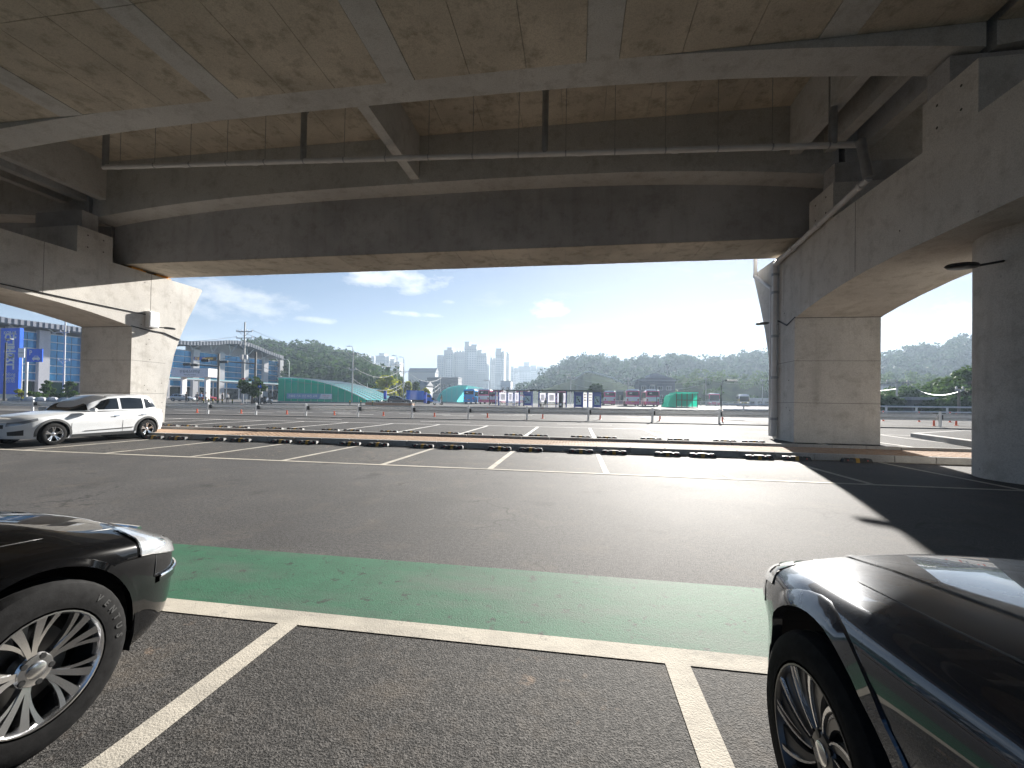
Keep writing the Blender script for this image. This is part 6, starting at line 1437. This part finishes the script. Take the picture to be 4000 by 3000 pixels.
def wood(surf, xr, n, hgt, rad_, mat, lab, fmin=0., leaf=.7, per=24, ridge_n=0):
    cs, rd = [], []
    for i in range(n+ridge_n):
        x = RNG.uniform(*xr); f = RNG.uniform(fmin, 1)**.8 if i < n else RNG.uniform(.96, 1.0); p = surf(x, f); h = hgt*RNG.uniform(.55, 1.25); r = rad_*RNG.uniform(.6, 1.2)
        for k in range(4):
            a = RNG.uniform(0, 6.28); q = r*.55*(k > 0); cs.append((p[0]+math.cos(a)*q, p[1]+math.sin(a)*q, p[2]+h*(.45+.16*k)-r*.2)); s_ = r*RNG.uniform(.45, .75); rd.append((s_, s_, s_*.7))
    V, F = leaf_cloud(cs, rd, per, leaf); o = link_mesh(npmesh('woodland', V, F, mat), 'woodland'); tag(o, lab, 'woodland', kind='stuff')
RL = [(600, 1420), (800, 1390), (940, 1352), (992, 1339), (1043, 1342), (1090, 1355), (1154, 1353), (1217, 1347), (1265, 1364), (1335, 1394), (1390, 1399), (1430, 1423), (1471, 1440), (1490, 1475), (1515, 1520), (1540, 1545)]
s1_, xr, _ = hill('wooded_hill', RL, 250, 120, 'dirt_ground', tree_h=9); wood(s1_, xr, 1000, 11, 5.0, 'leaf_dark', 'dark green woodland on the hill behind the glass entrance', leaf=.75, ridge_n=110)
RR = [(2040, 1530), (2073, 1517), (2116, 1487), (2151, 1452), (2192, 1422), (2246, 1408), (2295, 1394), (2335, 1397), (2368, 1408), (2417, 1402), (2487, 1400), (2547, 1397), (2574, 1413), (2593, 1400), (2661, 1397), (2715, 1402), (2769, 1410), (2825, 1403), (2924, 1390), (2999, 1380), (3150, 1378), (3300, 1392), (3446, 1400), (3496, 1385), (3595, 1360), (3695, 1358), (3744, 1325), (3789, 1320), (3900, 1300), (4050, 1290)]
s2_, xr2, _ = hill('right_wooded_hill', RR, 330, 110, 'dirt_ground', tree_h=10); wood(s2_, xr2, 1500, 12, 5.5, 'leaf_pine', 'hazy blue-green woodland on the hill behind the pink buses', leaf=.85, ridge_n=200)
RB = [(2030, 1545), (2120, 1520), (2200, 1498), (2250, 1480), (2290, 1457), (2315, 1458), (2345, 1466), (2385, 1478), (2430, 1498), (2480, 1515), (2560, 1530), (2640, 1535)]
s3_, xr3, (bx_, bz_) = hill('embankment', RB, 210, 60, 'grass', tree_h=0)
mb = MB(); pts = [Vector((x, 209.5, z+.35)) for x, z in zip(bx_, bz_)][3:9]; mb.path(pts, .5, 6); tag(mb.build('embankment_path', 'concrete_pale'), kind='structure')
RG = [(2560, 1520), (2640, 1480), (2700, 1474), (2800, 1470), (2900, 1478), (3050, 1480), (3250, 1480), (3450, 1478), (3600, 1490), (3850, 1488)]
s4_, xr4, _ = hill('terraced_slope', RG, 190, 60, 'grass', tree_h=0); wood(s4_, xr4, 130, 3.5, 2.4, 'leaf_mid', 'scattered green shrubs on the terraced slope at the right', leaf=.35, per=30)
b = facing(2330, 100); tree('tree', b, onY(2330, 1503, 100).z-b.z, 3.0, 'leaf_dark', 'round dark tree behind the nearer shelter roof', clumps=20, per=60, leaf=.28, trunk=.2)
# white far rail on the right and a low wall at the far left of the road
t = thing('far_railing', (22, 46, .6), 'silver railing beyond the orange posts right of the pier', 'railing')
for i in range(12): x = 17+i*2.6; z = gz(x, 46); MB().box(x-.06, x+.06, 45.94, 46.06, z, z+1.0).build('post', 'steel_galv', t)
for h in (.45, .95): MB().path([(15+k*3.2, 46, gz(15+k*3.2, 46)+h) for k in range(12)], .09, 6).build('rail', 'steel_galv', t)
t = thing('terminal_fence', (0, 96, 1.2), 'low white fence behind the parked pink buses', 'fence')
for i in range(40): x = 4+i*1.1; z = gz(x, 97); MB().box(x-.05, x+.05, 96.95, 97.05, z, z+1.1).build('post', 'steel_white', t)
for h in (.3, .7, 1.05): MB().path([(3+k*4.6, 97, gz(3+k*4.6, 97)+h) for k in range(11)], .05, 5).build('rail', 'steel_white', t)
# lane markings on the road
def rline(px0, px1, y0, y1): 
    a, b = onY(px0, 1600, (y0+y1)/2).x, onY(px1, 1600, (y0+y1)/2).x; strip('painted_line', a, b, y0, y1, 'white_line_far', .012, road)
for px0, px1, y in ((680, 880, 33.5), (930, 1070, 31.0), (1080, 1220, 33.0), (1260, 1370, 33.5), (1320, 1460, 31.2), (1560, 1760, 33.6), (1730, 1850, 31.5), (1880, 2080, 34.0), (2010, 2250, 36.0), (2450, 2610, 33.0), (2250, 2400, 37.0), (2600, 2760, 36.0), (3000, 3300, 34)): rline(px0, px1, y, y+.3)
kb = MB(); 
for i in range(-30, 30):
    x = i*2.0; kb.box(x+.01, x+1.99, 56, 56.25, gz(x, 56)-.1, gz(x, 56)+.14)
tag(kb.build('terminal_kerb', 'granite_kerb'), kind='structure')

# ---------------------------------------------------------------- haze
m = NT('haze_air'); m.t.nodes.remove(m.b); pv = m.n('VolumePrincipled'); pv.inputs['Color'].default_value = (.66, .82, 1.0, 1); pv.inputs['Density'].default_value = HAZE = .00044; pv.inputs['Anisotropy'].default_value = .34
m.l(pv.outputs[0], m.o.inputs['Volume'])
hz = MB().box(-960, 960, -210, 960, -2.5, 125).build('haze', 'haze_air'); tag(hz, 'thin morning haze in the air', 'haze', kind='stuff')
